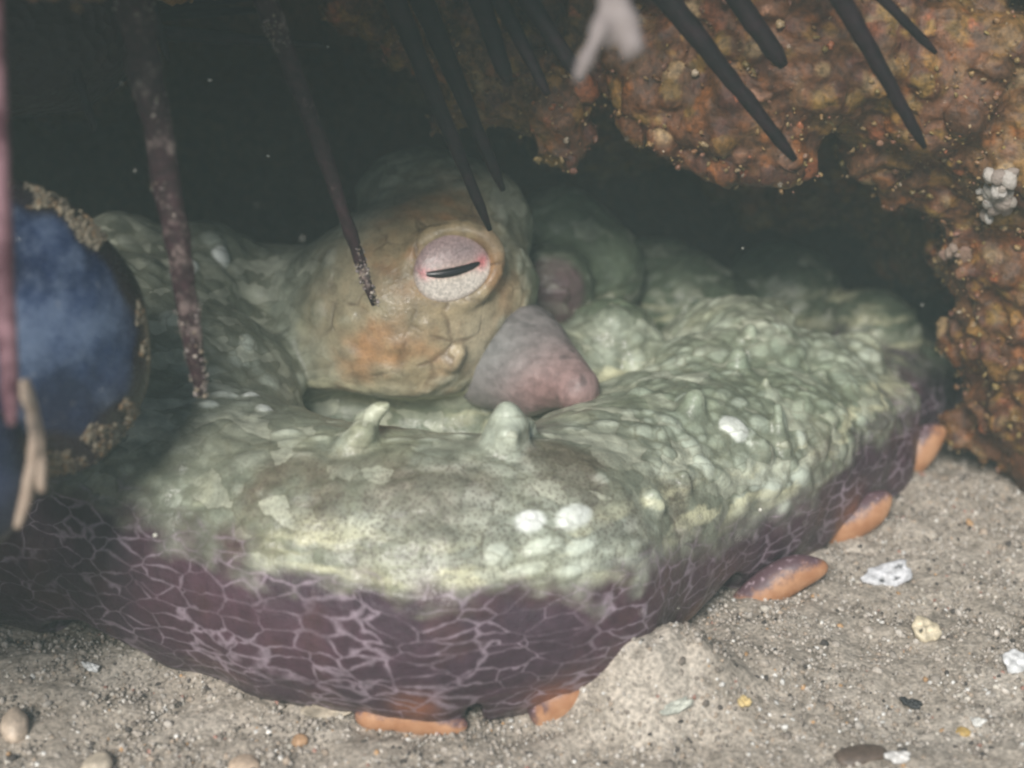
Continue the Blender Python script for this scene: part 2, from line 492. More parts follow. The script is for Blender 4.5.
INNER = [(250, -60, 6.0, .45), (50, -20, 5.8, .5), (420, -10, 5.9, .38), (600, 60, 5.8, .4), (800, 110, 5.8, .4), (950, 190, 5.8, .35), (100, -220, 4.7, .5), (-60, -150, 4.6, .5), (250, -260, 4.6, .5),
         (-150, 120, 4.6, .4), (-200, 300, 4.5, .42), (-230, 480, 4.3, .4), (-330, 600, 4.0, .4)]
for (px, py, d, r) in INNER:
    rock_f.ell(P(px, py, d), r, .12)
for (c_, r_) in [((-1.34, -1.9, .93), .18), ((-1.62, -1.8, .95), .30), ((-2.0, -1.6, .95), .40), ((-2.3, -1.1, .8), .5), ((-2.4, -.5, .7), .5)]:  # unseen lumps beyond the left edge, added to shade the lower left arm
    rock_f.ell(c_, r_, .12)
for x in np.arange(-2.7, 2.8, .5):                      # back wall, ceiling
    rock_f.ell((x, 2.1, .35), (.6, .55, .8), .15)
    rock_f.ell((x, 2.0, 1.35), (.6, .6, .6), .15)
    rock_f.ell((x, 1.35, 1.95), (.6, .6, .35), .15)
    rock_f.ell((x, .75, 2.15), (.6, .6, .35), .15)
    rock_f.ell((x, .25, 2.45), (.6, .6, .4), .15)
for y in np.arange(-.1, 2.2, .5):
    rock_f.ell((2.2, y + .3, .6), (.5, .5, .9), .15)
    rock_f.ell((-2.3, y, .6), (.5, .5, .9), .15)
    rock_f.ell((-2.3, y, 1.7), (.5, .5, .7), .15); rock_f.ell((2.3, y + .3, 1.7), (.5, .5, .7), .15)
rV, rQ = rock_f.mesh()
rN = vnormals(rV, rQ)
px_, py_ = to_px(rV)
facing = ((np.array(CAM) - rV) * rN).sum(1) > -0.25
near = (rV[:, 1] < 1.1) & facing & (px_ > -60) & (px_ < 1090) & (py_ > -120) & (py_ < 470)
cand = np.nonzero(near)[0]
# knobs of crust grown into the rock face
RP = np.array([[.30, .18, .05], [.23, .155, .042], [.27, .11, .035], [.10, .04, .03], [.22, .12, .075], [.15, .08, .04], [.34, .26, .15], [.12, .062, .034], [.36, .13, .06]])
RPp = np.array([.2, .15, .17, .12, .1, .14, .06, .1, .03])
kp = rng.choice(cand, 5200)
ks = .010 * (5.0 ** (rng.random(len(kp)) ** 1.8))
kc = []
for i_, (vi, r_) in enumerate(zip(kp, ks)):
    R = frame(rN[vi], rng.uniform(0, 180))
    if fbm(rV[vi:vi + 1], 6, 2, 111)[0] < -.25: r_ *= .5
    rr_ = (r_ * rng.uniform(.8, 1.5), r_ * rng.uniform(.6, 1.0), r_ * rng.uniform(.4, .9))
    c_ = rV[vi] + rN[vi] * r_ * rng.uniform(-.3, .3)
    rock_f.ell(c_, rr_, .012, R); kc.append(c_)
kcol = RP[rng.choice(len(RP), len(kp), p=RPp / RPp.sum())] * rng.uniform(.7, 1.25, (len(kp), 1))
rV, rQ = rock_f.mesh()
rN = vnormals(rV, rQ)
rV0 = rV.copy()
rV = rV + rN * (0.05 * fbm(rV, 3.5, 3, 61) + .04 * fbm(rV, 9, 3, 71) + 0.022 * fbm(rV, 26, 3, 75, .65))[:, None]
rN = vnormals(rV, rQ)
def rock_col(p):
    a = fbm(p, 3, 4, 81); b = fbm(p, 9, 3, 91); d = fbm(p, 22, 3, 95)
    c = np.tile(np.array([.13, .058, .026]), (len(p), 1))
    c = mix(c, np.array([.17, .105, .036]), sstep(a, -.05, .35) * .85)
    c = mix(c, np.array([.09, .035, .028]), sstep(b, .1, .5) * .8)
    c = mix(c, np.array([.21, .14, .07]), sstep(d, .15, .6) * .6)
    c = mix(c, np.array([.045, .03, .022]), sstep(-d, .2, .6) * .6)
    return c
rC = rock_col(rV)
kdr = KDTree(len(kc))
for i_, c_ in enumerate(kc): kdr.insert(Vector(c_), i_)
kdr.balance()
px_, py_ = to_px(rV)
facing = ((np.array(CAM) - rV) * rN).sum(1) > -0.25
near = (rV[:, 1] < 1.1) & facing & (px_ > -60) & (px_ < 1090) & (py_ > -120) & (py_ < 470)
for i_ in np.nonzero(near)[0]:
    _, j_, d_ = kdr.find(rV0[i_])
    if j_ is not None:
        t_ = max(0.0, min(1.0, (1.5 - d_ / ks[j_]) / .5)) * .75
        rC[i_] = rC[i_] * (1 - t_) + kcol[j_] * t_
rC = rC * np.array([.82, .74, .66])
rock = link("rock", mesh_from("rock", rV, rQ, rC), M_ROCK)
tag(rock, "brown encrusted rock overhang forming the roof and walls of the den, with unseen lumps added for shade", "rock", kind="structure")
rock_bvh = BVHTree.FromPolygons([Vector(v) for v in rV], rQ.tolist())
def hit_rock(px, py):
    h = rock_bvh.ray_cast(CAM, ray(px, py)); return h[0], h[1]
# crust of small lumps, tubes and grit over the visible rock
cand = np.nonzero(near)[0]
pick = rng.choice(cand, 14000)
sz = .003 * (4.0 ** (rng.random(len(pick)) ** 2.4))
clump = fbm(rV[pick], 6, 3, 111)
keep = clump + rng.normal(0, .25, len(pick)) > -.12
pick, sz = pick[keep], sz[keep]
CP = np.array([[.30, .20, .08], [.36, .27, .12], [.22, .12, .06], [.42, .34, .2], [.16, .07, .05], [.26, .22, .07], [.6, .52, .4], [.45, .14, .06], [.3, .16, .12]])
CPp = np.array([.22, .18, .18, .1, .1, .12, .035, .025, .06])
cc = CP[rng.choice(len(CP), len(pick), p=CPp / CPp.sum())] * .5 + rock_col(rV[pick]) * .6
v, f, c = scatter_lumps(rV[pick] + rN[pick] * (sz * .35)[:, None] + rng.normal(0, .008, (len(pick), 3)), sz, cc, .35, .38, (ICO2_V, ICO2_F))
cr = link("encrusting_growth", mesh_from("encrusting_growth", v, f, c), M_CRUST)
cr["kind"] = "stuff"; cr.parent = rock

# ------------------------------------------------------------------ octopus
def arm_pt(px, py, R, sink=.75, back=None, dz=0):
    g = G(px, py)
    b = Vector((0, 1, 0)) if back is None else Vector(back).normalized()
    return np.array(g + b * (R * math.sqrt(1 - sink * sink)) + Vector((0, 0, R * sink + dz)))
O_H = 0.0072
oct_lo, oct_hi = (-1.95, -1.45, -0.12), (1.95, 1.35, 1.42)
def octo_base(F):
    arm = [(-190, 600, .30), (-40, 612, .33), (80, 628, .34), (200, 664, .35), (320, 700, .338), (430, 718, .338), (535, 702, .32), (605, 642, .305), (680, 594, .29)]
    pts = [arm_pt(x, y, r) for x, y, r in arm]
    pts += [arm_pt(752, 570, .27, .75, (-.4, 1, 0)), arm_pt(816, 535, .225, .75, (-.6, 1, 0)), arm_pt(868, 493, .20, .75, (-.8, 1, 0)), arm_pt(905, 445, .15, .75, (-.9, 1, 0)), arm_pt(950, 410, .13, .75, (-.9, 1, 0))]
    rad = [a[2] for a in arm] + [.27, .22, .19, .15, .13]
    F.chain(pts, rad, .10)
    # web margin lobes along the lower edge
    for (px, py, r) in [(425, 700, .10), (520, 690, .10), (570, 680, .09), (400, 690, .09), (685, 592, .08), (782, 560, .12), (855, 503, .12), (913, 446, .11), (735, 578, .07)]:
        h = arm_pt(px, py, r, .5)
        F.ell(h, (r * 1.25, r, r * .9), .06)
    # filler under the body
    F.ell((-.1, .15, .1), (1.3, .5, .34), .15)
    B = [  # head
        (420, 300, 4.86, .30, .08), (368, 322, 4.92, .27, .10), (460, 230, 5.0, .21, .10), (415, 205, 5.05, .17, .10), (490, 285, 4.83, .12, .08), (400, 350, 4.85, .24, .10), (320, 372, 4.88, .16, .10),
        (270, 400, 5.0, .14, .1),
        # left arms and web
        (185, 320, 4.85, .19, .08), (205, 265, 4.95, .13, .06), (160, 390, 4.6, .22, .10), (215, 385, 4.65, .20, .10), (250, 420, 4.6, .14, .08), (130, 450, 4.4, .18, .10), (110, 340, 4.7, .25, .1), (120, 270, 5.0, .17, .1), (30, 400, 4.4, .3, .1),
        # behind the head
        (560, 235, 5.5, .16, .10), (592, 272, 5.5, .17, .08), (548, 290, 5.3, .14, .06), (610, 350, 5.05, .15, .08), (540, 380, 4.95, .16, .1),
        # coil to the right
        (640, 425, 4.8, .15, .06), (700, 400, 4.95, .19, .06), (750, 370, 5.05, .17, .05), (735, 335, 5.15, .12, .05), (770, 325, 5.2, .08, .04), (808, 385, 5.15, .16, .05), (780, 440, 4.85, .19, .07), (850, 370, 5.25, .11, .05), (840, 425, 5.0, .15, .06), (890, 410, 5.2, .09, .05),
        (680, 460, 4.65, .18, .1), (700, 350, 5.2, .12, .08),
        # rest of the body rising at the back of the den
        (690, 315, 5.7, .20, .08), (780, 300, 5.85, .20, .08), (870, 340, 5.75, .17, .08), (650, 290, 5.8, .18, .08),
        (285, 310, 5.05, .19, .12), (245, 365, 4.95, .13, .10),
        # web between head and front arm
        (330, 470, 4.65, .13, .1), (420, 480, 4.65, .12, .1), (500, 480, 4.65, .12, .1), (590, 450, 4.7, .15, .1)]
    for (px, py, d, r, k) in B:
        F.ell(P(px, py, d), r, k)
    for (px, py, d, r) in [(350, 418, 4.72, (.17, .12, .07)), (430, 424, 4.68, (.16, .10, .07)), (530, 424, 4.68, (.14, .10, .06))]:
        F.cut(np.array(P(px, py, d)), r, .06)
    # hollows along the foot of the skirt
    g = G(120, 642); F.cut((g.x, g.y + .02, .02), (.19, .20, .075), .05)
    g = G(474, 716); F.cut((g.x, g.y, .05), (.022, .07, .09), .03)
    g = G(724, 600); F.cut((g.x, g.y - .02, .03), (.05, .10, .07), .04)
F0 = Field(oct_lo, oct_hi, .02)
octo_base(F0)
v0, q0 = F0.mesh()
n0 = vnormals(v0, q0)
bvh0 = BVHTree.FromPolygons([Vector(v) for v in v0], q0.tolist())
def hit(px, py, bvh=None):
    h = (bvh or bvh0).ray_cast(CAM, ray(px, py))
    if h[0] is None: return P(px, py, 4.8), -FWD
    n = h[1] if h[1].dot(ray(px, py)) < 0 else -h[1]
    return h[0], n
PXU = lambda p: (Vector(p) - CAM).dot(FWD) / FPX      # size of one pixel at p

# purple boundary height as a function of x, found on the skin itself
bd = [(-100, 470), (0, 472), (100, 500), (200, 532), (300, 572), (400, 602), (480, 607), (560, 592), (650, 555), (720, 530), (790, 500), (840, 462), (890, 405), (950, 360)]
bh = [hit(*b)[0] for b in bd]
bx = np.array([h.x for h in bh]); bz = np.array([h.z for h in bh]); by = np.array([h.y for h in bh])

bumps = []          # centre, frame, radii, pale
def add_bump(px, py, w, h, tilt=0, lift=.35, pale=0.0, hgt=None):
    p, n = hit(px, py); u = PXU(p)
    R = frame(n, tilt)
    a, b = w * u / 2, h * u / 2
    c = hgt * u if hgt else min(a, b) * .8
    p = np.array(p) - R[2] * c * (1 - lift)
    bumps.append((p, R, (a, b, c), pale))
for args in [(529, 521, 42, 28, 22, .5, 1), (574, 517, 46, 32, 24, .5, .85), (497, 556, 38, 30, 15, .5, .5), (733, 430, 34, 28, 0, .9, .85), (702, 467, 34, 32, 0, .7, .5), (660, 470, 40, 36, 0, .5, .12),
             (283, 443, 36, 10, 0, .4, .8), (300, 456, 36, 16, 0, .35, .3), (640, 395, 26, 34, 0, .8, .2), (690, 405, 30, 40, -30, .8, .4), (668, 425, 34, 30, 0, .8, .3), (615, 320, 40, 40, 0, .6, .15),
             (635, 362, 24, 30, 0, .8, .25), (220, 258, 20, 30, 10, .9, .9), (192, 268, 14, 22, 0, .9, .8), (212, 242, 30, 30, 0, .5, .35), (170, 320, 26, 30, 0, .6, .4), (247, 345, 22, 26, 0, .8, .6),
             (238, 360, 30, 28, 0, .5, .3), (252, 398, 20, 18, 0, .9, .9), (264, 411, 17, 16, 0, .9, .9), (225, 395, 30, 22, 20, .6, .7), (207, 405, 26, 18, 0, .6, .7), (300, 385, 30, 34, 0, .4, .3), (270, 385, 30, 30, 0, .4, .3),
             (545, 620 - 26, 60, 12, 10, .4, .8), (380, 592, 60, 14, -10, .4, .8), (530, 585, 80, 12, 12, .35, .7), (270, 545, 40, 10, -15, .35, .6), (160, 497, 20, 10, -15, .4, .6), (190, 515, 26, 12, -15, .4, .7),
             (345, 320, 34, 22, 10, .15, .4), (750, 440, 20, 26, 0, .9, .5), (765, 455, 24, 30, 0, .8, .5), (800, 440, 16, 26, 0, .9, .6), (780, 420, 18, 40, 0, .9, .3), (845, 380, 26, 50, 10, .6, .2), (900, 405, 36, 28, 20, .6, .4), (860, 420, 30, 20, 20, .6, .35),
             (600, 480, 26, 22, 0, .4, .4),
             (350, 218, 26, 18, 20, .4, .2), (382, 196, 30, 18, 10, .4, .2), (424, 182, 28, 20, 0, .4, .25), (462, 186, 26, 20, -10, .4, .2), (503, 214, 18, 28, 0, .4, .2), (519, 262, 14, 30, 0, .45, .2), (330, 262, 22, 34, -10, .4, .2), (318, 312, 24, 34, -10, .4, .15), (348, 352, 34, 22, -20, .35, .15), (392, 372, 38, 20, -6, .35, .15), (440, 380, 36, 18, 6, .35, .15), (372, 300, 26, 20, 0, .3, .05), (398, 345, 30, 22, 20, .3, .0), (500, 322, 24, 16, 30, .4, .25), (430, 325, 24, 16, 0, .3, .1),
             (285, 434, 34, 16, -4, .5, .3), (322, 440, 32, 14, -4, .5, .3), (398, 441, 34, 16, 0, .5, .4), (432, 441, 34, 14, 2, .5, .35), (464, 438, 32, 18, 4, .5, .4), (545, 436, 34, 16, 6, .5, .4), (577, 431, 32, 18, 10, .5, .35), (606, 423, 32, 18, 16, .5, .3), (630, 412, 30, 20, 24, .5, .3),
             (540, 547, 52, 20, 18, .45, .55), (580, 546, 44, 20, 24, .45, .5), (525, 570, 56, 20, 14, .45, .6), (572, 570, 50, 18, 20, .45, .55), (500, 585, 50, 14, 8, .45, .5), (612, 548, 40, 16, 22, .4, .4), (350, 586, 46, 12, -16, .4, .6), (405, 597, 50, 12, -6, .4, .6), (690, 445, 30, 30, 0, .6, .3), (770, 490, 40, 24, 20, .6, .6), (800, 475, 36, 26, 20, .6, .6), (780, 515, 46, 20, 25, .5, .6), (740, 505, 40, 26, 30, .4, .5), (630, 560 - 16, 60, 14, 15, .35, .7), (680, 530, 50, 14, 20, .35, .6)]:
    add_bump(*args)
nb_manual = len(bumps)
# cobbled skin: Poisson scatter over the first skin, cell size by region
order = rng.permutation(len(v0))
sx, sy = to_px(v0)
zb0 = np.interp(v0[:, 0], bx, bz)
face0 = ((np.array(CAM) - v0) * n0).sum(1) > -.1
kd = KDTree(20000); taken = []
cellsz = .037 + .012 * vnoise(v0, 5, 7)
arm_front = (v0[:, 2] > zb0 - .02) & (v0[:, 1] < np.interp(v0[:, 0], bx, by) + .35)
coil = sstep(sx, 600, 680) * sstep(-sy, -500, -470)
leftz = sstep(-sx, -300, -250) * sstep(-sy, -520, -490)
headz = np.exp(-((sx - 420) / 120) ** 2 - ((sy - 280) / 110) ** 2)
gridh = {}
def near_taken(p, r):
    k = tuple(np.floor(p / .07).astype(int))
    for dx in (-1, 0, 1):
        for dy in (-1, 0, 1):
            for dz in (-1, 0, 1):
                for (q, s) in gridh.get((k[0] + dx, k[1] + dy, k[2] + dz), ()):
                    if ((p - q) ** 2).sum() < (r + s) ** 2 * .62: return True
    return False
def take(p, r): gridh.setdefault(tuple(np.floor(p / .07).astype(int)), []).append((p, r))
for (p, R, r, pale) in bumps:
    take(p + R[2] * r[2] * .5, min(max(r[0], r[1]) * .7, .06))
cnt = 0
for i in order:
    if not face0[i] or sy[i] > 700 or sx[i] < -40: continue
    if v0[i, 2] < zb0[i] - .02 and v0[i, 1] < .35: continue
    if headz[i] > .45: continue
    w = max(coil[i], leftz[i] * .45)
    if leftz[i] > .5 and coil[i] < .2 and rng.random() < .8: continue
    if w < .25 and rng.random() > .10: continue
    r = cellsz[i] * (.75 if w > .25 else .8) * (rng.uniform(.45, 1.35))
    if near_taken(v0[i], r): continue
    take(v0[i], r)
    R = frame(n0[i], rng.uniform(-15, 35) if w < .3 else rng.uniform(0, 55) if sx[i] > 560 else rng.uniform(-50, 10))
    asp = rng.uniform(1.15, 1.8) if w > .3 else rng.uniform(1.4, 2.2)
    hgt = r * (rng.uniform(.45, .85) if w > .5 else .4 if w > .3 else .18)
    bumps.append((v0[i] - R[2] * hgt * (.35 if w > .3 else .55), R, (r * asp, r / asp ** .4, hgt), (rng.random() ** 2) * .4))
    cnt += 1
print("skin bumps", cnt, nb_manual)

OF = Field(oct_lo, oct_hi, O_H)
octo_base(OF)
for n_, (p, R, r, pale) in enumerate(bumps):
    OF.ell(p, r, .010 if n_ < nb_manual else .012, R)
# standing papillae
def papilla(pts, rad, d_off=0.0, k=.02):
    p0, n = hit(*pts[0]); d0 = (p0 - CAM).dot(FWD)
    OF.chain([np.array(P(x, y, d0 + d_off - .01 * i)) for i, (x, y) in enumerate(pts)], [r * d0 / FPX for r in rad], k)
ehit, _e = hit(452, 268); ed_ = (ehit - CAM).dot(FWD)
lid = [np.array(P(452 + 45 * math.cos(t), 268 - 38 * math.sin(t) - 7 * math.cos(t), ed_ + .012)) for t in np.linspace(0, 2 * math.pi, 25)]
OF.chain(lid, [(3.5 + 3 * max(0, math.sin(t))) * ed_ / FPX for t in np.linspace(0, 2 * math.pi, 25)], .035)
papilla([(362, 440), (366, 422), (378, 410), (386, 406)], [20, 11, 6, 5])
papilla([(350, 448), (362, 434)], [16, 14])
papilla([(505, 445), (508, 425), (507, 412)], [28, 20, 10])
papilla([(492, 432), (494, 424)], [12, 11]); papilla([(524, 436), (526, 426)], [12, 10]); papilla([(507, 446), (509, 436)], [13, 12], -.05)
papilla([(452, 362), (460, 352)], [9, 7]); papilla([(780, 440), (778, 408)], [8, 6]); papilla([(690, 415), (694, 400)], [16, 11])
prng = random.Random(12)
for k in range(13):
    x_ = prng.uniform(640, 900); y_ = prng.uniform(300, 520)
    if (x_ - 640) * .5 + 290 > y_ + 60 or y_ > 560 - (x_ - 640) * .45: continue
    w_ = prng.uniform(5, 12)
    papilla([(x_, y_ + w_ * .6), (x_ + prng.uniform(-4, 4), y_ - w_ * prng.uniform(.0, .7))], [w_ * 1.15, w_ * .8], -.015)
oV, oQ = OF.mesh()
oN = vnormals(oV, oQ)
oP = oV.copy()
oV = oV + oN * (.008 * fbm(oV, 11, 3, 201))[:, None]
print("octopus verts", len(oV))
obvh = BVHTree.FromPolygons([Vector(v) for v in oV], oQ.tolist())
def ohit(px, py): return hit(px, py, obvh)

# pigment per vertex, with shade painted in at the trench and the rear
ox, oy = to_px(oV)
zb = np.interp(oV[:, 0], bx, bz); yb = np.interp(oV[:, 0], bx, by)
nz1 = fbm(oV, 4, 4, 211); nz2 = fbm(oV, 11, 4, 221); nz3 = fbm(oV * np.array([.6, 1, 1.6]), 16, 3, 231)
purple = sstep(zb - oV[:, 2] + .06 * nz2 + .05 * nz1 + .05 * nz3, -.045 - .03 * sstep(ox, 560, 700), .05 + .03 * sstep(ox, 560, 700)) * sstep(yb + .45 + np.clip(oV[:, 0] - .6, 0, .6) - oV[:, 1], 0, .1)
def blob(px, py, r):
    p, _ = ohit(px, py); rr = r * PXU(p)
    d = ((oV - np.array(p)) ** 2).sum(1)
    return np.exp(-d / (rr * rr))
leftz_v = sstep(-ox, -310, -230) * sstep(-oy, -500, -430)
def pb3(p, r): return np.exp(-((oV - np.array(p)) ** 2).sum(1) / r ** 2)
green = np.array([.32, .35, .275]); pale = np.array([.60, .65, .56]); brown = np.array([.19, .148, .11]); olive = np.array([.25, .26, .18])
col = np.tile(green, (len(oV), 1))
col = mix(col, olive, sstep(nz1, -.1, .4) * .6)
col = mix(col, np.array([.42, .42, .27]), sstep(nz2, .1, .5) * .5)
coilv = np.clip(blob(760, 380, 110) + blob(660, 400, 60) + blob(850, 400, 70), 0, 1)
col = mix(col, np.array([.235, .285, .20]), coilv * .75)
brownm = np.clip(blob(440, 520, 75) + .8 * blob(620, 500, 70) + .7 * blob(330, 500, 60) + .6 * blob(690, 510, 50) + .5 * blob(260, 480, 50) + .6 * blob(560, 460, 50) + .5 * blob(820, 450, 45), 0, 1)
brownm = np.clip(brownm * (1 + 1.3 * nz2 + .8 * nz1), 0, 1)
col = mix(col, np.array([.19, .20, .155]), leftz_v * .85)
col = mix(col, brown, sstep(brownm, .15, .85) * .92)
palem = np.clip(1.15 * blob(525, 550, 62) + .5 * blob(600, 545, 50) + .5 * blob(560, 570, 40) + .4 * blob(440, 570, 45) + .6 * blob(380, 555, 50) + .5 * blob(360, 520, 40) + .6 * blob(510, 430, 40) + .5 * blob(450, 480, 40) + .6 * blob(770, 500, 40) + .4 * blob(640, 545, 50) + .5 * blob(230, 400, 40), 0, 1)
col = mix(col, pale, np.clip(palem * (.75 + .6 * nz3), 0, 1))
yel = np.clip(blob(380, 590, 35) + blob(530, 592, 45) + .7 * blob(270, 548, 20), 0, 1) * (.6 + .5 * nz3)
col = mix(col, np.array([.62, .58, .32]), np.clip(yel, 0, 1) * .8)
# cells: light crowns, dark creases between bumps
kd = KDTree(len(bumps))
for i, b in enumerate(bumps): kd.insert(Vector(b[0] + b[1][2] * b[2][2] * .5), i)
kd.balance()
Bp = np.array([b[0] for b in bumps]); BR = np.array([b[1] for b in bumps]); Br = np.array([b[2] for b in bumps]); Bpale = np.array([b[3] for b in bumps])
vis = ((np.array(CAM) - oV) * oN).sum(1) > -.3
rho = np.full(len(oV), 9.0); bi = np.zeros(len(oV), int)
nn = np.full((len(oV), 4), -1)
for i in np.nonzero(vis)[0]:
    for j, t in enumerate(kd.find_n(oP[i], 4)): nn[i, j] = t[1]
for j in range(4):
    m = nn[:, j] >= 0
    q = np.einsum('nij,nj->ni', BR[nn[m, j]], oP[m] - Bp[nn[m, j]]) / Br[nn[m, j]]
    r_ = np.sqrt((q ** 2).sum(1))
    tmp = np.full(len(oV), 9.0); tmp[m] = r_
    up = tmp < rho; rho[up] = tmp[up]; bi[up] = nn[up, j]
crown = sstep(-rho, -1.12, -.98)
ptint = Bpale[bi] * crown
col = mix(col, pale, np.clip(ptint * .9, 0, 1))
col = mix(col, np.array([.80, .82, .78]), np.clip((Bpale[bi] - .6) / .4, 0, 1) * crown)
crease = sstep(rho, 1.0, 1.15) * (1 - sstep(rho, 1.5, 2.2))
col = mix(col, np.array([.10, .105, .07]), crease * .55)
# head
headm = sstep(ox, 270, 350) * np.clip(blob(430, 250, 80) + blob(400, 330, 75) + .8 * blob(480, 310, 55) + .6 * blob(330, 320, 60) + .7 * blob(440, 195, 55), 0, 1)
hc = mix(np.tile(np.array([.38, .285, .16]), (len(oV), 1)), np.array([.42, .21, .09]), sstep(nz2, -.2, .3) * .75)
hc = mix(hc, np.array([.40, .36, .24]), sstep(nz1, .0, .35) * .6)
hc = mix(hc, np.array([.45, .40, .29]), np.clip(blob(480, 335, 45), 0, 1) * .7)
col = mix(col, hc, headm * (1 - np.clip(ptint * 1.5, 0, 1)))
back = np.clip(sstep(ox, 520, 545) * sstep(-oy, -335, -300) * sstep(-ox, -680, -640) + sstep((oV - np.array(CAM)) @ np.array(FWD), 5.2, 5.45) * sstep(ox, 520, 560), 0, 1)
col = mix(col, np.array([.105, .135, .085]), back * .9)  # dimness at the back of the den painted into the rear skin
valley_shade = np.clip(pb3(P(350, 418, 4.76), .15) + pb3(P(430, 424, 4.74), .15) + .8 * pb3(P(520, 420, 4.74), .12), 0, 1) * sstep(oy, 395, 412) * sstep(-oy, -440, -428)
col = mix(col, np.array([.12, .145, .10]), valley_shade * .8)  # shade below the head painted into the skin of the trench
mantle = np.clip(blob(553, 292, 42), 0, 1)
col = mix(col, np.array([.17, .10, .11]), sstep(mantle, .3, .6) * .85)
pc = mix(np.tile(np.array([.072, .037, .051]), (len(oV), 1)), np.array([.058, .034, .048]), sstep(nz1, -.2, .3))
pc = mix(pc, np.array([.10, .05, .048]), sstep(nz2, .1, .5) * .35)
col = mix(col, pc, purple)
lip = np.clip(sum(blob(*a) for a in [(415, 708, 22), (555, 700, 26), (690, 618, 18), (795, 580, 24), (865, 522, 24), (925, 460, 24), (985, 400, 40)]), 0, 1)
col = mix(col, np.array([.40, .15, .07]), lip * purple * .6)
streak = np.exp(-((oV[:, 2] - zb - .055) / .06) ** 2) * sstep(ox, 230, 330) * (1 - purple) * .8
stip = np.clip(brownm * .9 + .35 * palem + .2, 0, 1) * (1 - purple) * (1 - np.clip(ptint * 1.6, 0, 1)) * (1 - headm * .8) * sstep(oy, 420, 470) + headm * .3 * (1 - purple)
octo = empty("octopus", (0, -.3, 0))
tag(octo, "mottled green and purple octopus curled in the den with one pink eye open", "octopus")
obase = np.array(octo.location)
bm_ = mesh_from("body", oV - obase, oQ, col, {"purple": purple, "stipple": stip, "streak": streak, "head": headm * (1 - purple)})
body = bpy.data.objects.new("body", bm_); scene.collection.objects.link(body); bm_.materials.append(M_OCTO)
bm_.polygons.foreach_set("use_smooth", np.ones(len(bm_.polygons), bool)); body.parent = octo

# --- eye: bulging oval with lidded upper half and a dark slit pupil
ep, en = ohit(452, 268)
en = (Vector(en) * .4 - ray(452, 268) * .9).normalized()
ER = frame(en, 6); eu = PXU(ep)
EW, EH, ED = 40 * eu, 34 * eu, 11 * eu
ec = np.array(ep) + ER[2] * ED * .10
def eye_pt(a, b, lift=0.0):
    r2 = a * a + b * b
    w = EW * (1 - .08 * b); hgt = math.sqrt(max(0, 1 - r2 * .96))
    return ec + ER[0] * a * w + ER[1] * (b + .10 * a) * EH * (1 - .10 * a) + ER[2] * (ED * hgt + lift)
def slit(a): return -.15 + .24 * a * a + .03 * a
v, f, c = [], [], []
NR, NT = 22, 64
for i in range(NR + 1):
    for j in range(NT):
        r = i / NR; t = 2 * math.pi * j / NT
        a, b = r * math.cos(t), r * math.sin(t)
        v.append(eye_pt(a, b, 0 if i < NR else -ED * .5))
        s = b - slit(a)
        base = np.array([.50, .36, .35]) if s > 0 else np.array([.80, .72, .64])
        glow = math.exp(-(s / .22) ** 2) * max(0, 1 - (abs(a - .05) / .8) ** 2)
        k = base * (1 - .5 * glow) + np.array([.85, .66, .48]) * .5 * glow
        if s > 0: k = k * (1 - .6 * math.exp(-((a - .35) / .4) ** 2 - ((b - .45) / .3) ** 2)) + np.array([.3, .24, .24]) * .6 * math.exp(-((a - .35) / .4) ** 2 - ((b - .45) / .3) ** 2)
        red = max(math.exp(-((a + .72) / .15) ** 2 - (s / .16) ** 2), math.exp(-((a - .74) / .17) ** 2 - ((s + .02) / .22) ** 2), .55 * math.exp(-((abs(s) - .08) / .05) ** 2) * (abs(a) < .78))
        k = k * (1 - red * .85) + np.array([.72, .16, .18]) * red * .85
        rim = max(0, (r - .86) / .14)
        k = k * (1 - .45 * rim) + np.array([.60, .42, .38]) * .45 * rim
        c.append(k)
for i in range(NR):
    for j in range(NT):
        j2 = (j + 1) % NT
        f.append((i * NT + j, i * NT + j2, (i + 1) * NT + j2, (i + 1) * NT + j)[::-1])
NE = Nodes("eye_iris"); ve = NE.coord()
fl = NE.noise(ve, 70, 4, .7); fl2 = NE.noise(ve, 140, 4, .8)
spk = NE.rng(fl2.outputs[0], .35, .7, .60, 1.3)
sc_ = NE.n("ShaderNodeVectorMath", operation='SCALE'); NE.l(NE.attr("Col").outputs["Color"], sc_.inputs[0]); NE.l(spk, sc_.inputs["Scale"])
M_EYE = NE.done(sc_.outputs[0], .16, NE.bump(fl.outputs[0], .35, .006), .4)
eye = child("eye", v, f, M_EYE, octo, obase, cols=np.array(c))
M_PUPIL = Nodes("pupil").done((.012, .009, .012), .2, None, .5)
v, f = [], []
NP = 24
for i in range(NP + 1):
    t = i / NP; a = -.68 + 1.36 * t
    w = .16 * math.sin(math.pi * (t * .94 + .03)) ** .45
    if t > .8: w *= 1.12
    for k, (o, lf) in enumerate(((-1, -.002), (-.6, .0035), (0, .005), (.6, .0035), (1, -.002))):
        v.append(eye_pt(a, slit(a) + o * w, lf))
for i in range(NP):
    for k in range(4):
        f.append((i * 5 + k, (i + 1) * 5 + k, (i + 1) * 5 + k + 1, i * 5 + k + 1))
child("pupil", np.array(v) , f, M_PUPIL, eye, obase)
bpy.data.objects["pupil"].location = (0, 0, 0)

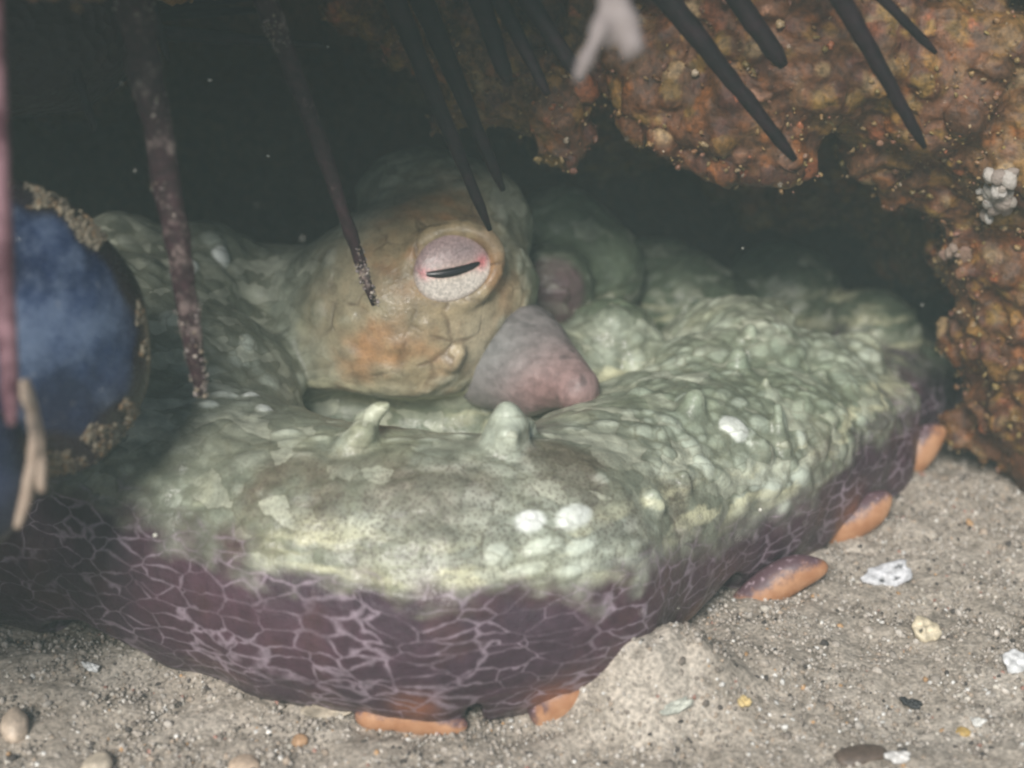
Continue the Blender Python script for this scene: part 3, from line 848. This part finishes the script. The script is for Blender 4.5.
# --- siphon
SF = Field(P(380, 480, 4.4) + Vector((0, -.4, -.2)), P(680, 250, 4.9) + Vector((0, .5, .3)), .009)
sa, sb = np.array(P(520, 350, 4.80)), np.array(P(578, 390, 4.60))
SF.cone(sa, sb, .135, .066, .03)
SF.ell(P(488, 372, 4.80), .10, .10); SF.ell(P(526, 383, 4.73), .085, .08); SF.ell(P(525, 335, 4.88), .07, .07); SF.ell(P(585, 395, 4.62), .035, .02)
sV, sQ = SF.mesh(); sN = vnormals(sV, sQ); sV = sV + sN * (.010 * fbm(sV, 8, 3, 301) + .003 * fbm(sV * np.array([1, 1, 3.]), 20, 2, 303))[:, None]
scol = np.tile(np.array([.205, .185, .18]), (len(sV), 1))
def pblob(p, r, V): return np.exp(-((V - np.array(p)) ** 2).sum(1) / r ** 2)
scol = mix(scol, np.array([.28, .17, .16]), np.clip(pblob(P(575, 395, 4.6), .14, sV) + .6 * pblob(P(520, 400, 4.6), .10, sV), 0, 1) * .9)
sspot = sstep(fbm(sV, 26, 2, 305), .42, .55)
scol = mix(scol, np.array([.06, .05, .05]), sspot * .6)
scol = mix(scol, np.array([.19, .195, .19]), np.clip(pblob(P(490, 350, 4.7), .12, sV), 0, 1) * .7)
M_SIPH = mat_attr("siphon_skin", .45, .4, 30, .25, .45, .010)
child("siphon", sV, sQ, M_SIPH, octo, obase, cols=scol)

# --- orange folds of the arm's underside peeping out under the web
def mat_fold():
    N = Nodes("orange_fold"); v = N.coord()
    f = N.attr("top").outputs["Fac"]
    nz = N.noise(v, 30, 4, .65)
    f2 = N.rng(N.math('ADD', f, N.math('MULTIPLY', N.math('SUBTRACT', nz.outputs[0], .5), .9)), .38, .72)
    o = N.mixc(N.rng(N.noise(v, 14, 3).outputs[0], .3, .7), (.34, .155, .075), (.48, .26, .145))
    sp_ = N.mixc(N.rng(N.noise(v, 55, 3).outputs[0], .55, .68), (.10, .055, .066), (.30, .22, .25))
    return N.done(N.mixc(f2, o, sp_), .45, N.bump(nz.outputs[0], .25, .01), .4)
M_FOLD = mat_fold()
def fold(px, py, w, h, tilt, deep=1.0):
    g = on_sand(px, py + h * .42); u = PXU(g)
    n = Vector((-.12, -1, .45)).normalized(); R = frame(n, tilt)
    a, b, c_ = w * u / 2, h * u / 2 * .85, min(w, h) * u * .30
    cen = np.array(g) + np.array(UP) * h * u * .36 - R[2] * c_ * .55 - np.array((.35, 0, 0)) * h * u * .85 * (px > 640)
    NU, NV = 40, 22; ve, fe, top = [], [], []
    for i in range(NV + 1):
        ph = math.pi * i / NV
        for j in range(NU):
            t = 2 * math.pi * j / NU
            x = math.sin(ph) * math.cos(t); y = math.sin(ph) * math.sin(t); z = math.cos(ph)
            x_ = math.copysign(abs(x) ** .9, x)
            yb_ = y + .16 * x * x * -1 + .05 * math.sin(4 * x + px)
            k = 1 + .04 * math.sin(5 * x + px) * math.sin(3 * y)
            ve.append(cen + (R[0] * x_ * a + R[1] * yb_ * b + R[2] * z * c_) * k); top.append(.5 + .5 * y)
    for i in range(NV):
        for j in range(NU):
            j2 = (j + 1) % NU
            fe.append((i * NU + j, (i + 1) * NU + j, (i + 1) * NU + j2, i * NU + j2))
    me = mesh_from("web_fold", np.array(ve) - obase, fe, None, {"top": np.clip(np.array(top) * deep, 0, 1)})
    o = bpy.data.objects.new("web_fold", me); scene.collection.objects.link(o); me.materials.append(M_FOLD)
    me.polygons.foreach_set("use_smooth", np.ones(len(me.polygons), bool)); o.parent = octo
for s_ in [(410, 716, 116, 42, -4), (557, 694, 76, 56, 45), (792, 580, 104, 46, 27), (864, 519, 98, 46, 34), (922, 456, 96, 44, 44), (985, 402, 64, 60, 50, 1.1)]:
    fold(*s_)

# ------------------------------------------------------------------ sea urchins
NS = Nodes("urchin_spine"); vs = NS.coord()
ns = NS.noise(vs, 25, 4, .7)
csp = NS.mixc(NS.rng(ns.outputs[0], .35, .7), (.006, .004, .005), (.018, .008, .011))
M_SPINE = NS.done(csp, .6, NS.bump(NS.noise(vs, 120, 3).outputs[0], .4, .006), .2)
NS = Nodes("urchin_spine_crusted"); vs = NS.coord()
ns = NS.noise(vs, 9, 5, .75); nf = NS.noise(vs, 50, 4, .7)
csp = NS.mixc(NS.rng(nf.outputs[0], .35, .7), (.018, .006, .008), (.042, .015, .020))
csp = NS.mixc(NS.rng(ns.outputs[0], .52, .66), csp, (.25, .19, .17))
M_SPINE2 = NS.done(csp, .7, NS.bump(nf.outputs[0], .7, .01), .3)
NS = Nodes("urchin_spine_pink"); vs = NS.coord()
ns = NS.noise(vs, 8, 4, .7)
M_SPINE3 = NS.done(NS.mixc(NS.rng(ns.outputs[0], .4, .65), (.07, .025, .035), (.24, .13, .15)), .6, NS.bump(ns.outputs[0], .4, .01), .3)
NT_ = Nodes("urchin_test"); vt = NT_.coord()
M_TEST = NT_.done(NT_.mixc(NT_.noise(vt, 12).outputs[0], (.010, .006, .008), (.03, .012, .016)), .6, NT_.bump(NT_.vor(vt, 30).outputs["Distance"], .8, .02), .3)

def tube(pts, rads, sides=14, rough=0.0, seed=0):
    pts = [np.array(p, float) for p in pts]; v, f = [], []
    n = len(pts)
    for i in range(n):
        t = pts[min(i + 1, n - 1)] - pts[max(i - 1, 0)]; t /= np.linalg.norm(t)
        a = np.cross(t, (0.3, 1, 0.1)); a /= np.linalg.norm(a); b = np.cross(t, a)
        for j in range(sides):
            q = 2 * math.pi * j / sides
            v.append(pts[i] + (a * math.cos(q) + b * math.sin(q)) * rads[i])
    for i in range(n - 1):
        for j in range(sides):
            j2 = (j + 1) % sides
            f.append((i * sides + j, i * sides + j2, (i + 1) * sides + j2, (i + 1) * sides + j))
    f.append(tuple(range(sides))[::-1]); f.append(tuple((n - 1) * sides + j for j in range(sides)))
    v = np.array(v)
    if rough:
        cen = np.repeat(np.array(pts), sides, 0)
        v = cen + (v - cen) * (1 + rough * fbm(v, 28, 3, seed) * 1.6)[:, None]
    return v, f
def spine_path(a, b, bend=(0, 0, 0), n=26):
    a, b = np.array(a), np.array(b)
    return [a + (b - a) * t + np.array(bend) * math.sin(math.pi * t) for t in np.linspace(0, 1, n)]
def urchin(label, centre, r, spines, seed):
    u = empty("sea_urchin", centre); base = np.array(centre)
    tag(u, label, "sea urchin", "sea urchins hanging over the den")
    tv = ICO2_V.copy()
    tv = tv * (1 + .05 * vnoise(tv, 3, seed))[:, None] * np.array([1, 1, .72]) * r + base
    test = child("test", tv, ICO2_F, M_TEST, u, base)
    for (root, tip, r0, r1, mat, rough, bend) in spines:
        d0, d1 = np.array(root), np.array(tip)
        n = 30; ts = np.linspace(0, 1, n)
        rads = r0 + (r1 - r0) * ts ** .9
        rads[-1] *= .55; rads[-2] *= .85
        v, f = tube(spine_path(d0, d1, bend, n), rads, 14, rough, seed + int(root[0] * 100) % 50)
        child("spine", v, f, mat, u, base)
    # the rest of the animal above the frame
    rr = random.Random(seed)
    for k in range(26):
        th = rr.uniform(0, 2 * math.pi); ph = rr.uniform(-.1, 1.2)
        d = np.array([math.cos(th) * math.cos(ph), math.sin(th) * math.cos(ph), math.sin(ph)])
        if d[1] < -.3 and d[2] < .4: d[1] *= -1
        v, f = tube(spine_path(base + d * r * .7, base + d * (r + rr.uniform(.35, .6)), (0, 0, 0), 6), np.linspace(.026, .008, 6), 7)
        child("spine", v, f, M_SPINE, u, base)
    return u
def S(x0, y0, d0, x1, y1, d1, w0, w1, mat=None, rough=.12, bend=(0, 0, 0)):
    """spine seen at the frame top (x0,y0) and its tip, run on up to the test"""
    k = 150.0 / max(20, abs(y1 - y0))
    A = P(x0 + (x0 - x1) * k, y0 - 150, d0 + (d0 - d1) * k * .4)
    return (A, P(x1, y1, d1), (w0 * 1.08) * d0 / FPX / 2, w1 * d1 / FPX / 2, mat or M_SPINE, rough, bend)
urchin("dark red sea urchin at upper left with tan crusted spines by the mussel", P(80, -290, 2.95), .38, [
    S(-8, 60, 3.0, 12, 425, 3.1, 30, 18, M_SPINE3, .1), S(128, 0, 3.5, 202, 395, 3.75, 44, 17, M_SPINE2, .28, (.012, 0, 0)), S(258, 0, 3.8, 374, 305, 4.2, 28, 10, M_SPINE2, .25, (.015, 0, .01))], 5)
urchin("black sea urchin at top centre whose longest smooth spine points at the octopus eye", P(400, -300, 3.4), .36, [
    S(395, 0, 3.9, 490, 230, 4.3, 30, 9), S(422, 0, 4.05, 503, 190, 4.45, 32, 10), S(480, 0, 4.0, 508, 82, 4.1, 34, 15), S(500, 0, 4.0, 548, 95, 4.1, 28, 11), S(528, 0, 4.0, 582, 80, 4.1, 32, 14)], 6)
urchin("dark purple sea urchin at upper right with four slanting spines before the ochre rock", P(690, -310, 3.9), .47, [
    S(668, 0, 3.85, 795, 160, 4.05, 36, 11), S(738, 0, 3.95, 784, 66, 4.05, 30, 18), S(842, 0, 3.8, 925, 148, 3.95, 32, 10), S(884, 0, 3.9, 936, 53, 4.0, 22, 8)], 8)

ub = urchin("black sea urchin body in deep shadow in the upper left corner behind the spines", P(15, 20, 4.35), .36, [
    S(60, 20, 4.1, 95, 130, 4.2, 18, 8), S(150, -10, 4.2, 168, 60, 4.25, 16, 8), S(-30, 60, 4.1, -20, 170, 4.1, 16, 8)], 9)

# tan and white crust on the two left spines
for o in [o for o in scene.objects if o.name.startswith("spine") and o.data.materials[0].name == "urchin_spine_crusted"]:
    vv = np.array([v.co for v in o.data.vertices]); n = len(vv)
    w = vv + np.array(o.parent.location); X_, Y_ = to_px(w)
    sel = np.nonzero((fbm(w, 7, 3, 77) > .10) & (Y_ > -20))[0]
    if len(sel) == 0: continue
    pk = rng.choice(sel, 420)
    tt_ = rng.random((420, 1)); pos = vv[pk] * (1 - tt_) + vv[np.minimum(pk + 14 + rng.integers(0, 2, 420), n - 1)] * tt_ + rng.normal(0, .0022, (420, 3))
    szz = .0018 * 3.2 ** (rng.random(420) ** 2)
    cl = np.array([[.30, .24, .17], [.38, .33, .28], [.20, .16, .15], [.26, .22, .21]])[rng.integers(0, 4, 420)]
    v, f, c = scatter_lumps(pos, szz, cl, .35, .4)
    m = mesh_from("crust", v, f, c); cr_ = link("crust", m, M_CRUST); cr_.parent = o; cr_["kind"] = "stuff"

# ------------------------------------------------------------------ mussels
def mat_mussel(name, c0, c1, c2):
    N = Nodes(name); v = N.coord()
    nz = N.noise(v, 5, 4, .6); st = N.noise(v, 40, 4, .7)
    a = N.mixc(N.rng(nz.outputs[0], .35, .65), c0, c1)
    a = N.mixc(N.rng(N.noise(v, 4, 5, .7).outputs[0], .44, .66, 0, .9), a, c2)
    a = N.mixc(N.rng(N.noise(v, 32, 5, .75).outputs[0], .60, .75, 0, .5), a, (.12, .11, .10))
    e = N.attr("edge").outputs["Fac"]
    a = N.mixc(e, a, (.012, .008, .012))
    return N.done(a, N.rng(st.outputs[0], .3, .7, .18, .36), N.bump(N.attr("ring").outputs["Fac"], .12, .004, N.bump(st.outputs[0], .25, .005)), .5)
M_MUS = mat_mussel("blue_mussel_shell", (.005, .009, .030), (.013, .026, .075), (.085, .115, .18))
M_MUS2 = mat_mussel("dark_mussel_shell", (.008, .009, .02), (.015, .018, .04), (.03, .035, .07))
def valve(parent, base, R, c, a, b, depth, mat, egg=.12, sign=1, rim=.86):
    v, f, edge, ring = [], [], [], []
    NR, NT = 26, 72
    for layer, off in ((0, 0.0), (1, -.018)):
        for i in range(NR + 1):
            for j in range(NT):
                r = i / NR; t = 2 * math.pi * j / NT
                x = r * math.cos(t) * (1 - egg * math.sin(t)); y = r * math.sin(t)
                h = depth * math.sqrt(max(0, 1 - r * r)) * (1 if layer == 0 else .86)
                wob = 1 + .012 * math.sin(4 * t + 1) + .008 * math.sin(9 * t)
                v.append(np.array(c) + R[0] * x * a * wob + R[1] * y * b * wob + R[2] * sign * (h + (off if 0 < r < 1 else 0)))
                q = r + .03 * math.sin(3 * t)
                side = .5 + .5 * math.cos(t)
                edge.append(max(0, min(1, (q - rim + .04 + .10 * (1 - side) + .03 * math.sin(11 * t)) / .06)) * (side > .12)); ring.append(.5 + .5 * math.sin(math.hypot(x + .9, y - .8) * 60))
    o = (NR + 1) * NT
    for l in (0, o):
        for i in range(NR):
            for j in range(NT):
                j2 = (j + 1) % NT
                q = (l + i * NT + j, l + (i + 1) * NT + j, l + (i + 1) * NT + j2, l + i * NT + j2)
                f.append(q if (l == 0) == (sign > 0) else q[::-1])
    for j in range(NT):
        j2 = (j + 1) % NT
        q = (NR * NT + j, o + NR * NT + j, o + NR * NT + j2, NR * NT + j2)
        f.append(q if sign > 0 else q[::-1])
    V = np.array(v) - base
    me = mesh_from("valve", V, f, None, {"edge": edge, "ring": ring})
    ob = bpy.data.objects.new("valve", me); scene.collection.objects.link(ob); me.materials.append(mat)
    me.polygons.foreach_set("use_smooth", np.ones(len(me.polygons), bool)); ob.parent = parent
    return ob, V
def mussel(label, px, py, d, w, h, tilt, mat, depth, rim, turn=.15):
    c = np.array(P(px, py, d)); u = d / FPX
    n = (-ray(px, py) + Vector((turn, 0, .1))).normalized()
    R = frame(n, tilt)
    root = empty("mussel_shell", Vector(c)); tag(root, label, "mussel shell", "mussel shells at the left edge")
    a, b = w * u / 2, h * u / 2
    fr, V = valve(root, c, R, c, a, b, depth, mat, .10, 1, rim)
    valve(root, c, R, c - R[2] * .004, a * 1.0, b * 1.0, depth * .9, M_MUS2, .10, -1, .9)
    return root, R, c, a, b, depth
mroot, mR, mc, ma, mb, mdep = mussel("large blue mussel shell with crusted dark rim at the left edge beside the octopus", 22, 330, 3.72, 250, 305, 12, M_MUS, .16, .80)
mussel("small blue black mussel shell in the lower left corner below the big blue one", -22, 482, 3.45, 104, 150, -12, M_MUS2, .09, .9)
# sediment crust round the mussel rim
pts, cols, szs = [], [], []
for k in range(9000):
    t = rng.uniform(-1.9, 1.9); r = rng.uniform(.70, .99)
    n_ = math.sin(t * 7) * .5 + math.sin(t * 13 + 1) * .3
    top = (t > .55) * 1.0; bot = (t < -.75) * 1.0; mid = abs(t + .15) < .22
    lim = .78 if top else (.80 if bot else (.86 if mid else 2))
    if r < lim + .06 * n_ or (top and r > .96): continue
    pn_ = vnoise(np.array([[math.cos(t) * r * 6, math.sin(t) * r * 6, 0]]), 1.0, 17)[0] + .5 * vnoise(np.array([[math.cos(t) * r * 15, math.sin(t) * r * 15, 0]]), 1.0, 18)[0]
    if pn_ < rng.uniform(-.45, .0) - .25 * bot: continue
    if mid and r > .93: continue
    x = r * math.cos(t) * (1 - .10 * math.sin(t)); y = r * math.sin(t)
    hgt = mdep * math.sqrt(1 - r * r)
    pts.append(mc + mR[0] * x * ma + mR[1] * y * mb + mR[2] * (hgt + .002)); szs.append(.0022 * 3.6 ** rng.random() ** 2)
    cols.append(np.array([[.13, .11, .08], [.09, .075, .055], [.20, .17, .12], [.16, .10, .05]])[rng.integers(0, 4)])
v, f, c = scatter_lumps(np.array(pts) - mc, szs, np.array(cols), .35, .4)
crs = link("rim_crust", mesh_from("rim_crust", v, f, c), M_CRUST); crs.parent = mroot; crs["kind"] = "stuff"

# pale forked sprig hanging over the shells
M_SPRIG = Nodes("sprig"); vq = M_SPRIG.coord()
M_SPRIG = M_SPRIG.done(M_SPRIG.mixc(M_SPRIG.noise(vq, 30).outputs[0], (.24, .17, .13), (.42, .34, .27)), .7, None, .3)
sp = empty("seaweed_sprig", P(30, 395, 3.2))
tag(sp, "pale tan forked sprig hanging in front of the mussel shells at left", "seaweed")
sbase = np.array(sp.location)
for pl, w in (([(22, 380), (32, 410), (38, 450), (42, 492)], [7, 8, 8, 5]), ([(34, 425), (33, 460), (26, 495), (17, 528)], [6, 6, 6, 4])):
    pp_ = []
    for i in range(len(pl) - 1):
        for t in np.linspace(0, 1, 6)[: (6 if i == len(pl) - 2 else 5)]:
            pp_.append(P(pl[i][0] * (1 - t) + pl[i + 1][0] * t, pl[i][1] * (1 - t) + pl[i + 1][1] * t, 3.2 + .01 * i))
    v, f = tube(pp_, np.interp(np.linspace(0, 1, len(pp_)), np.linspace(0, 1, 4), w) * 3.2 / FPX, 10, .25, 9)
    child("branch", v, f, M_SPRIG, sp, sbase)

# white soft growth in front of the rock at the top
M_SOFT = Nodes("soft_growth"); vq = M_SOFT.coord()
M_SOFT = M_SOFT.done(M_SOFT.mixc(M_SOFT.noise(vq, 14).outputs[0], (.17, .14, .135), (.29, .25, .24)), .6, None, .3)
wf = Field(P(540, 120, 2.95) - Vector((.2, .3, .2)), P(680, -60, 2.95) + Vector((.2, .3, .3)), .008)
dd = 2.95
wf.chain([P(612, -60, dd), P(612, -5, dd), P(624, 22, dd), P(631, 46, dd), P(627, 56, dd)], [.028, .027, .024, .019, .009], .015)
wf.chain([P(610, 0, dd), P(600, 32, dd - .02), P(586, 60, dd - .03), P(577, 80, dd - .03)], [.020, .015, .012, .006], .012)
wf.chain([P(610, 20, dd), P(608, 46, dd)], [.016, .008], .012)
wV, wQ = wf.mesh()
wV = wV + vnormals(wV, wQ) * (.008 * fbm(wV, 25, 2, 5))[:, None]
wo = link("tube_growth", mesh_from("tube_growth", wV, wQ), M_SOFT)
tag(wo, "whitish forked soft growth hanging between the urchin spines at top centre", "marine growth")

# barnacle clusters on the rock at right: each knob a part
BV = ICO2_V * (1 + .22 * vnoise(ICO2_V, 2.2, 3))[:, None]
def cluster(label, px, py, n, spread, size, palette):
    h, nn_ = hit_rock(px, py)
    if h is None: return
    root = empty("barnacle_cluster", h); tag(root, label, "barnacles")
    mats = []
    for k, c in enumerate(palette):
        N = Nodes("barnacle_%s" % ("white", "cream", "pale", "buff")[k]); v = N.coord(); nz = N.noise(v, 2.5, 4, .7)
        mats.append(N.done(N.mixc(nz.outputs[0], tuple(x * .6 for x in c), c), .6, N.bump(nz.outputs[0], .5, .2), .35))
    meshes = []
    for m in mats:
        me = mesh_from("barnacle", BV, ICO2_F); me.materials.append(m)
        me.polygons.foreach_set("use_smooth", np.ones(len(me.polygons), bool)); meshes.append(me)
    for k in range(n):
        q = P(px + rng.normal(0, spread[0]), py + rng.normal(0, spread[1]), 1) - CAM
        hh = rock_bvh.ray_cast(CAM, q.normalized())
        if hh[0] is None or (hh[0] - h).length > .25: continue
        o = bpy.data.objects.new("barnacle", meshes[k % len(meshes)]); scene.collection.objects.link(o); o.parent = root
        o.location = hh[0] - h + hh[1] * size * .3
        r = size * rng.uniform(.6, 1.25); o.scale = (r, r * rng.uniform(.6, 1), r * rng.uniform(.7, 1.1)); o.rotation_euler = tuple(rng.uniform(0, 6, 3))
cluster("white knobbly barnacle cluster on the rock at the right edge", 1000, 190, 30, (7, 12), .024, [(.68, .62, .56), (.55, .48, .42), (.75, .70, .65), (.45, .37, .32)])
cluster("small dull pink crust cluster on the dark rock below the white barnacles", 958, 252, 14, (9, 6), .018, [(.36, .23, .18), (.28, .18, .13), (.42, .31, .25)])

# ------------------------------------------------------------------ shell bits and pebbles on the sand
def flake(name, label, cat, px, py, w, h, tilt, colr, thick=.012, curl=.3, lean=.5, group=None, holes=0, rough=.22):
    g = on_sand(px, py); u = PXU(g)
    n = Vector((0, -lean, 1)).normalized(); R = frame(n, tilt)
    NR, NT = 7, 26; v, f, c = [], [], []
    hs = [(rng.uniform(-.5, .5), rng.uniform(-.5, .5)) for _ in range(holes)]
    fore = max(.35, abs(n.dot(-ray(px, py))))
    ph = rng.uniform(0, 6, 3)
    for side in (1, -1):
        for i in range(NR + 1):
            for j in range(NT):
                r = i / NR; t = 2 * math.pi * j / NT
                wob = 1 + rough * (.5 * math.sin(3 * t + ph[0]) + .35 * math.sin(5 * t + ph[1]) + .3 * math.sin(8 * t + ph[2]))
                x, y = r * math.cos(t) * wob, r * math.sin(t) * wob
                z = curl * w * u * .5 * (x * x) + side * thick * .5 * math.sqrt(1 - .9 * r * r)
                z += .004 * math.sin(9 * x + ph[0]) * math.sin(7 * y)
                k = np.array(colr) * (1 + .25 * math.sin(6 * x + ph[1]) * math.sin(5 * y + ph[2]))
                for (a, b) in hs:
                    if (x - a) ** 2 + (y - b) ** 2 < .02: k = k * .12; z -= side * .006
                v.append(R[0] * x * w * u / 2 + R[1] * y * h * u / 2 / fore + R[2] * z); c.append(np.clip(k, 0, .9))
    o = (NR + 1) * NT
    for l in (0, o):
        for i in range(NR):
            for j in range(NT):
                j2 = (j + 1) % NT
                q = (l + i * NT + j, l + (i + 1) * NT + j, l + (i + 1) * NT + j2, l + i * NT + j2)
                f.append(q if l == 0 else q[::-1])
    for j in range(NT):
        j2 = (j + 1) % NT; f.append((NR * NT + j, o + NR * NT + j, o + NR * NT + j2, NR * NT + j2))
    ob = link(name, mesh_from(name, np.array(v), f, np.array(c)), M_SHELLBIT)
    ob.location = g + Vector((0, 0, thick * .6 + .006))
    return tag(ob, label, cat, group)
GS = "shell fragments lying on the sand"; GP = "pebbles lying on the sand"
flake("shell_fragment", "chalky white shell fragment with dark pits on the sand below the orange arm folds", "shell fragment", 887, 583, 50, 24, 12, (.56, .56, .58), .03, .2, .8, GS, 3)
flake("shell_fragment", "thin curved tan shell sliver with pale rim under the purple arm edge", "shell fragment", 336, 713, 64, 20, 14, (.42, .36, .28), .010, .5, .6, GS)
flake("shell_fragment", "cream and yellow broken shell bit on the sand below the chalky fragment", "shell fragment", 925, 638, 30, 22, -35, (.58, .50, .36), .03, .15, .7, GS, 1, .12)
flake("shell_fragment", "bright white shell piece at the right edge of the sand", "shell fragment", 1016, 668, 30, 22, 10, (.60, .60, .60), .02, .2, .7, GS)
flake("shell_fragment", "white shell chip at the bottom edge right of the dark brown stone", "shell fragment", 897, 764, 26, 12, 0, (.58, .56, .54), .02, .2, .7, GS)
flake("shell_fragment", "pale greenish sliver lying on the front slope of the sandy mound", "shell fragment", 676, 712, 34, 12, 25, (.45, .46, .40), .012, .3, .7, GS)
flake("shell_fragment", "tiny white flake on the left sand under the dark hollow of the arm", "shell fragment", 92, 672, 18, 8, -20, (.58, .58, .57), .012, .3, .7, GS)
flake("shell_fragment", "small black chip on the sand above and right of the brown stone", "shell fragment", 911, 708, 22, 9, -20, (.02, .02, .022), .012, .2, .5, GS)
flake("shell_fragment", "small white flake just above a tiny ochre pebble at lower right", "shell fragment", 977, 727, 14, 9, 10, (.58, .57, .54), .012, .3, .7, GS)
flake("shell_fragment", "small yellow chip on the sand just right of the sandy mound", "shell fragment", 744, 707, 14, 11, 0, (.55, .42, .2), .015, .2, .7, GS)
def pebble(label, px, py, w, h, colr):
    g = on_sand(px, py + h * .3); u = PXU(g)
    V = ICO2_V * np.array([w * u / 2, max(h * u * .8, w * u * .28), h * u / 2 * 1.05])
    V = V * (1 + .26 * vnoise(ICO2_V, 1.9, int(px)) + .08 * vnoise(ICO2_V, 5, 3))[:, None]
    cc = np.tile(np.array(colr), (len(V), 1)) * (1 + .3 * vnoise(ICO2_V, 3, int(py)))[:, None]
    o = link("pebble", mesh_from("pebble", V, ICO2_F, cc), M_SHELLBIT); o.location = g + Vector((0, 0, h * u * .10))
    o.rotation_euler = (0, 0, .25 * math.sin(px))
    sub = o.modifiers.new("smooth", 'SUBSURF'); sub.levels = 1; sub.render_levels = 1
    return tag(o, label, "pebble", GP)
pebble("rounded pinkish cream pebble at the lower left edge of the sand", 15, 720, 34, 30, (.52, .42, .33))
pebble("cream pebble at the bottom edge right of the pinkish one", 98, 762, 36, 24, (.50, .43, .34))
pebble("peach coloured pebble at the bottom edge, left of centre", 244, 762, 34, 20, (.52, .40, .30))
pebble("long dark brown stone at the bottom edge on the right", 862, 752, 62, 14, (.13, .095, .075))
pebble("small orange pebble on the sand below the purple arm's left part", 300, 738, 16, 12, (.42, .26, .15))
pebble("tiny ochre pebble just below a small white flake at lower right", 963, 730, 14, 11, (.5, .34, .12))

# floating specks
n = 46
pts = np.array([P(rng.uniform(0, 1024), rng.uniform(30, 620), rng.uniform(3.2, 4.1)) for _ in range(n)])
pts = np.concatenate([pts, [P(*q) for q in [(248, 505, 4.0), (210, 80, 4.0), (268, 156, 4.1), (155, 535, 3.9), (335, 530, 3.9), (760, 510, 4.2)]]])
szz = np.concatenate([rng.uniform(.0014, .0032, n), [.008, .006, .005, .007, .004, .006]])
v, f, c = scatter_lumps(pts, szz, np.tile([.7, .68, .6], (len(pts), 1)), .5, .3)
ms = link("suspended_specks", mesh_from("suspended_specks", v, f, c), M_SHELLBIT)
tag(ms, "pale specks drifting in the water before the den", "specks", kind="stuff")

# ------------------------------------------------------------------ haze: cloudy water
if HAZE_DENSITY > 0:
    me = bpy.data.meshes.new("haze")
    lo, hi = (-70, -70, -1.2), (70, 70, 4.2)
    vv = [(x, y, z) for x in (lo[0], hi[0]) for y in (lo[1], hi[1]) for z in (lo[2], hi[2])]
    me.from_pydata(vv, [], [(0, 1, 3, 2), (4, 6, 7, 5), (0, 4, 5, 1), (2, 3, 7, 6), (0, 2, 6, 4), (1, 5, 7, 3)])
    hz = bpy.data.objects.new("haze", me); scene.collection.objects.link(hz)
    tag(hz, "slightly cloudy water filling the scene", "haze", kind="stuff")
    mh = bpy.data.materials.new("cloudy_water"); mh.use_nodes = True
    nt = mh.node_tree; nt.nodes.remove(nt.nodes["Principled BSDF"])
    pv = nt.nodes.new("ShaderNodeVolumePrincipled")
    pv.inputs["Color"].default_value = (.70, .90, .84, 1); pv.inputs["Density"].default_value = HAZE_DENSITY
    nt.links.new(pv.outputs[0], nt.nodes["Material Output"].inputs["Volume"])
    me.materials.append(mh)
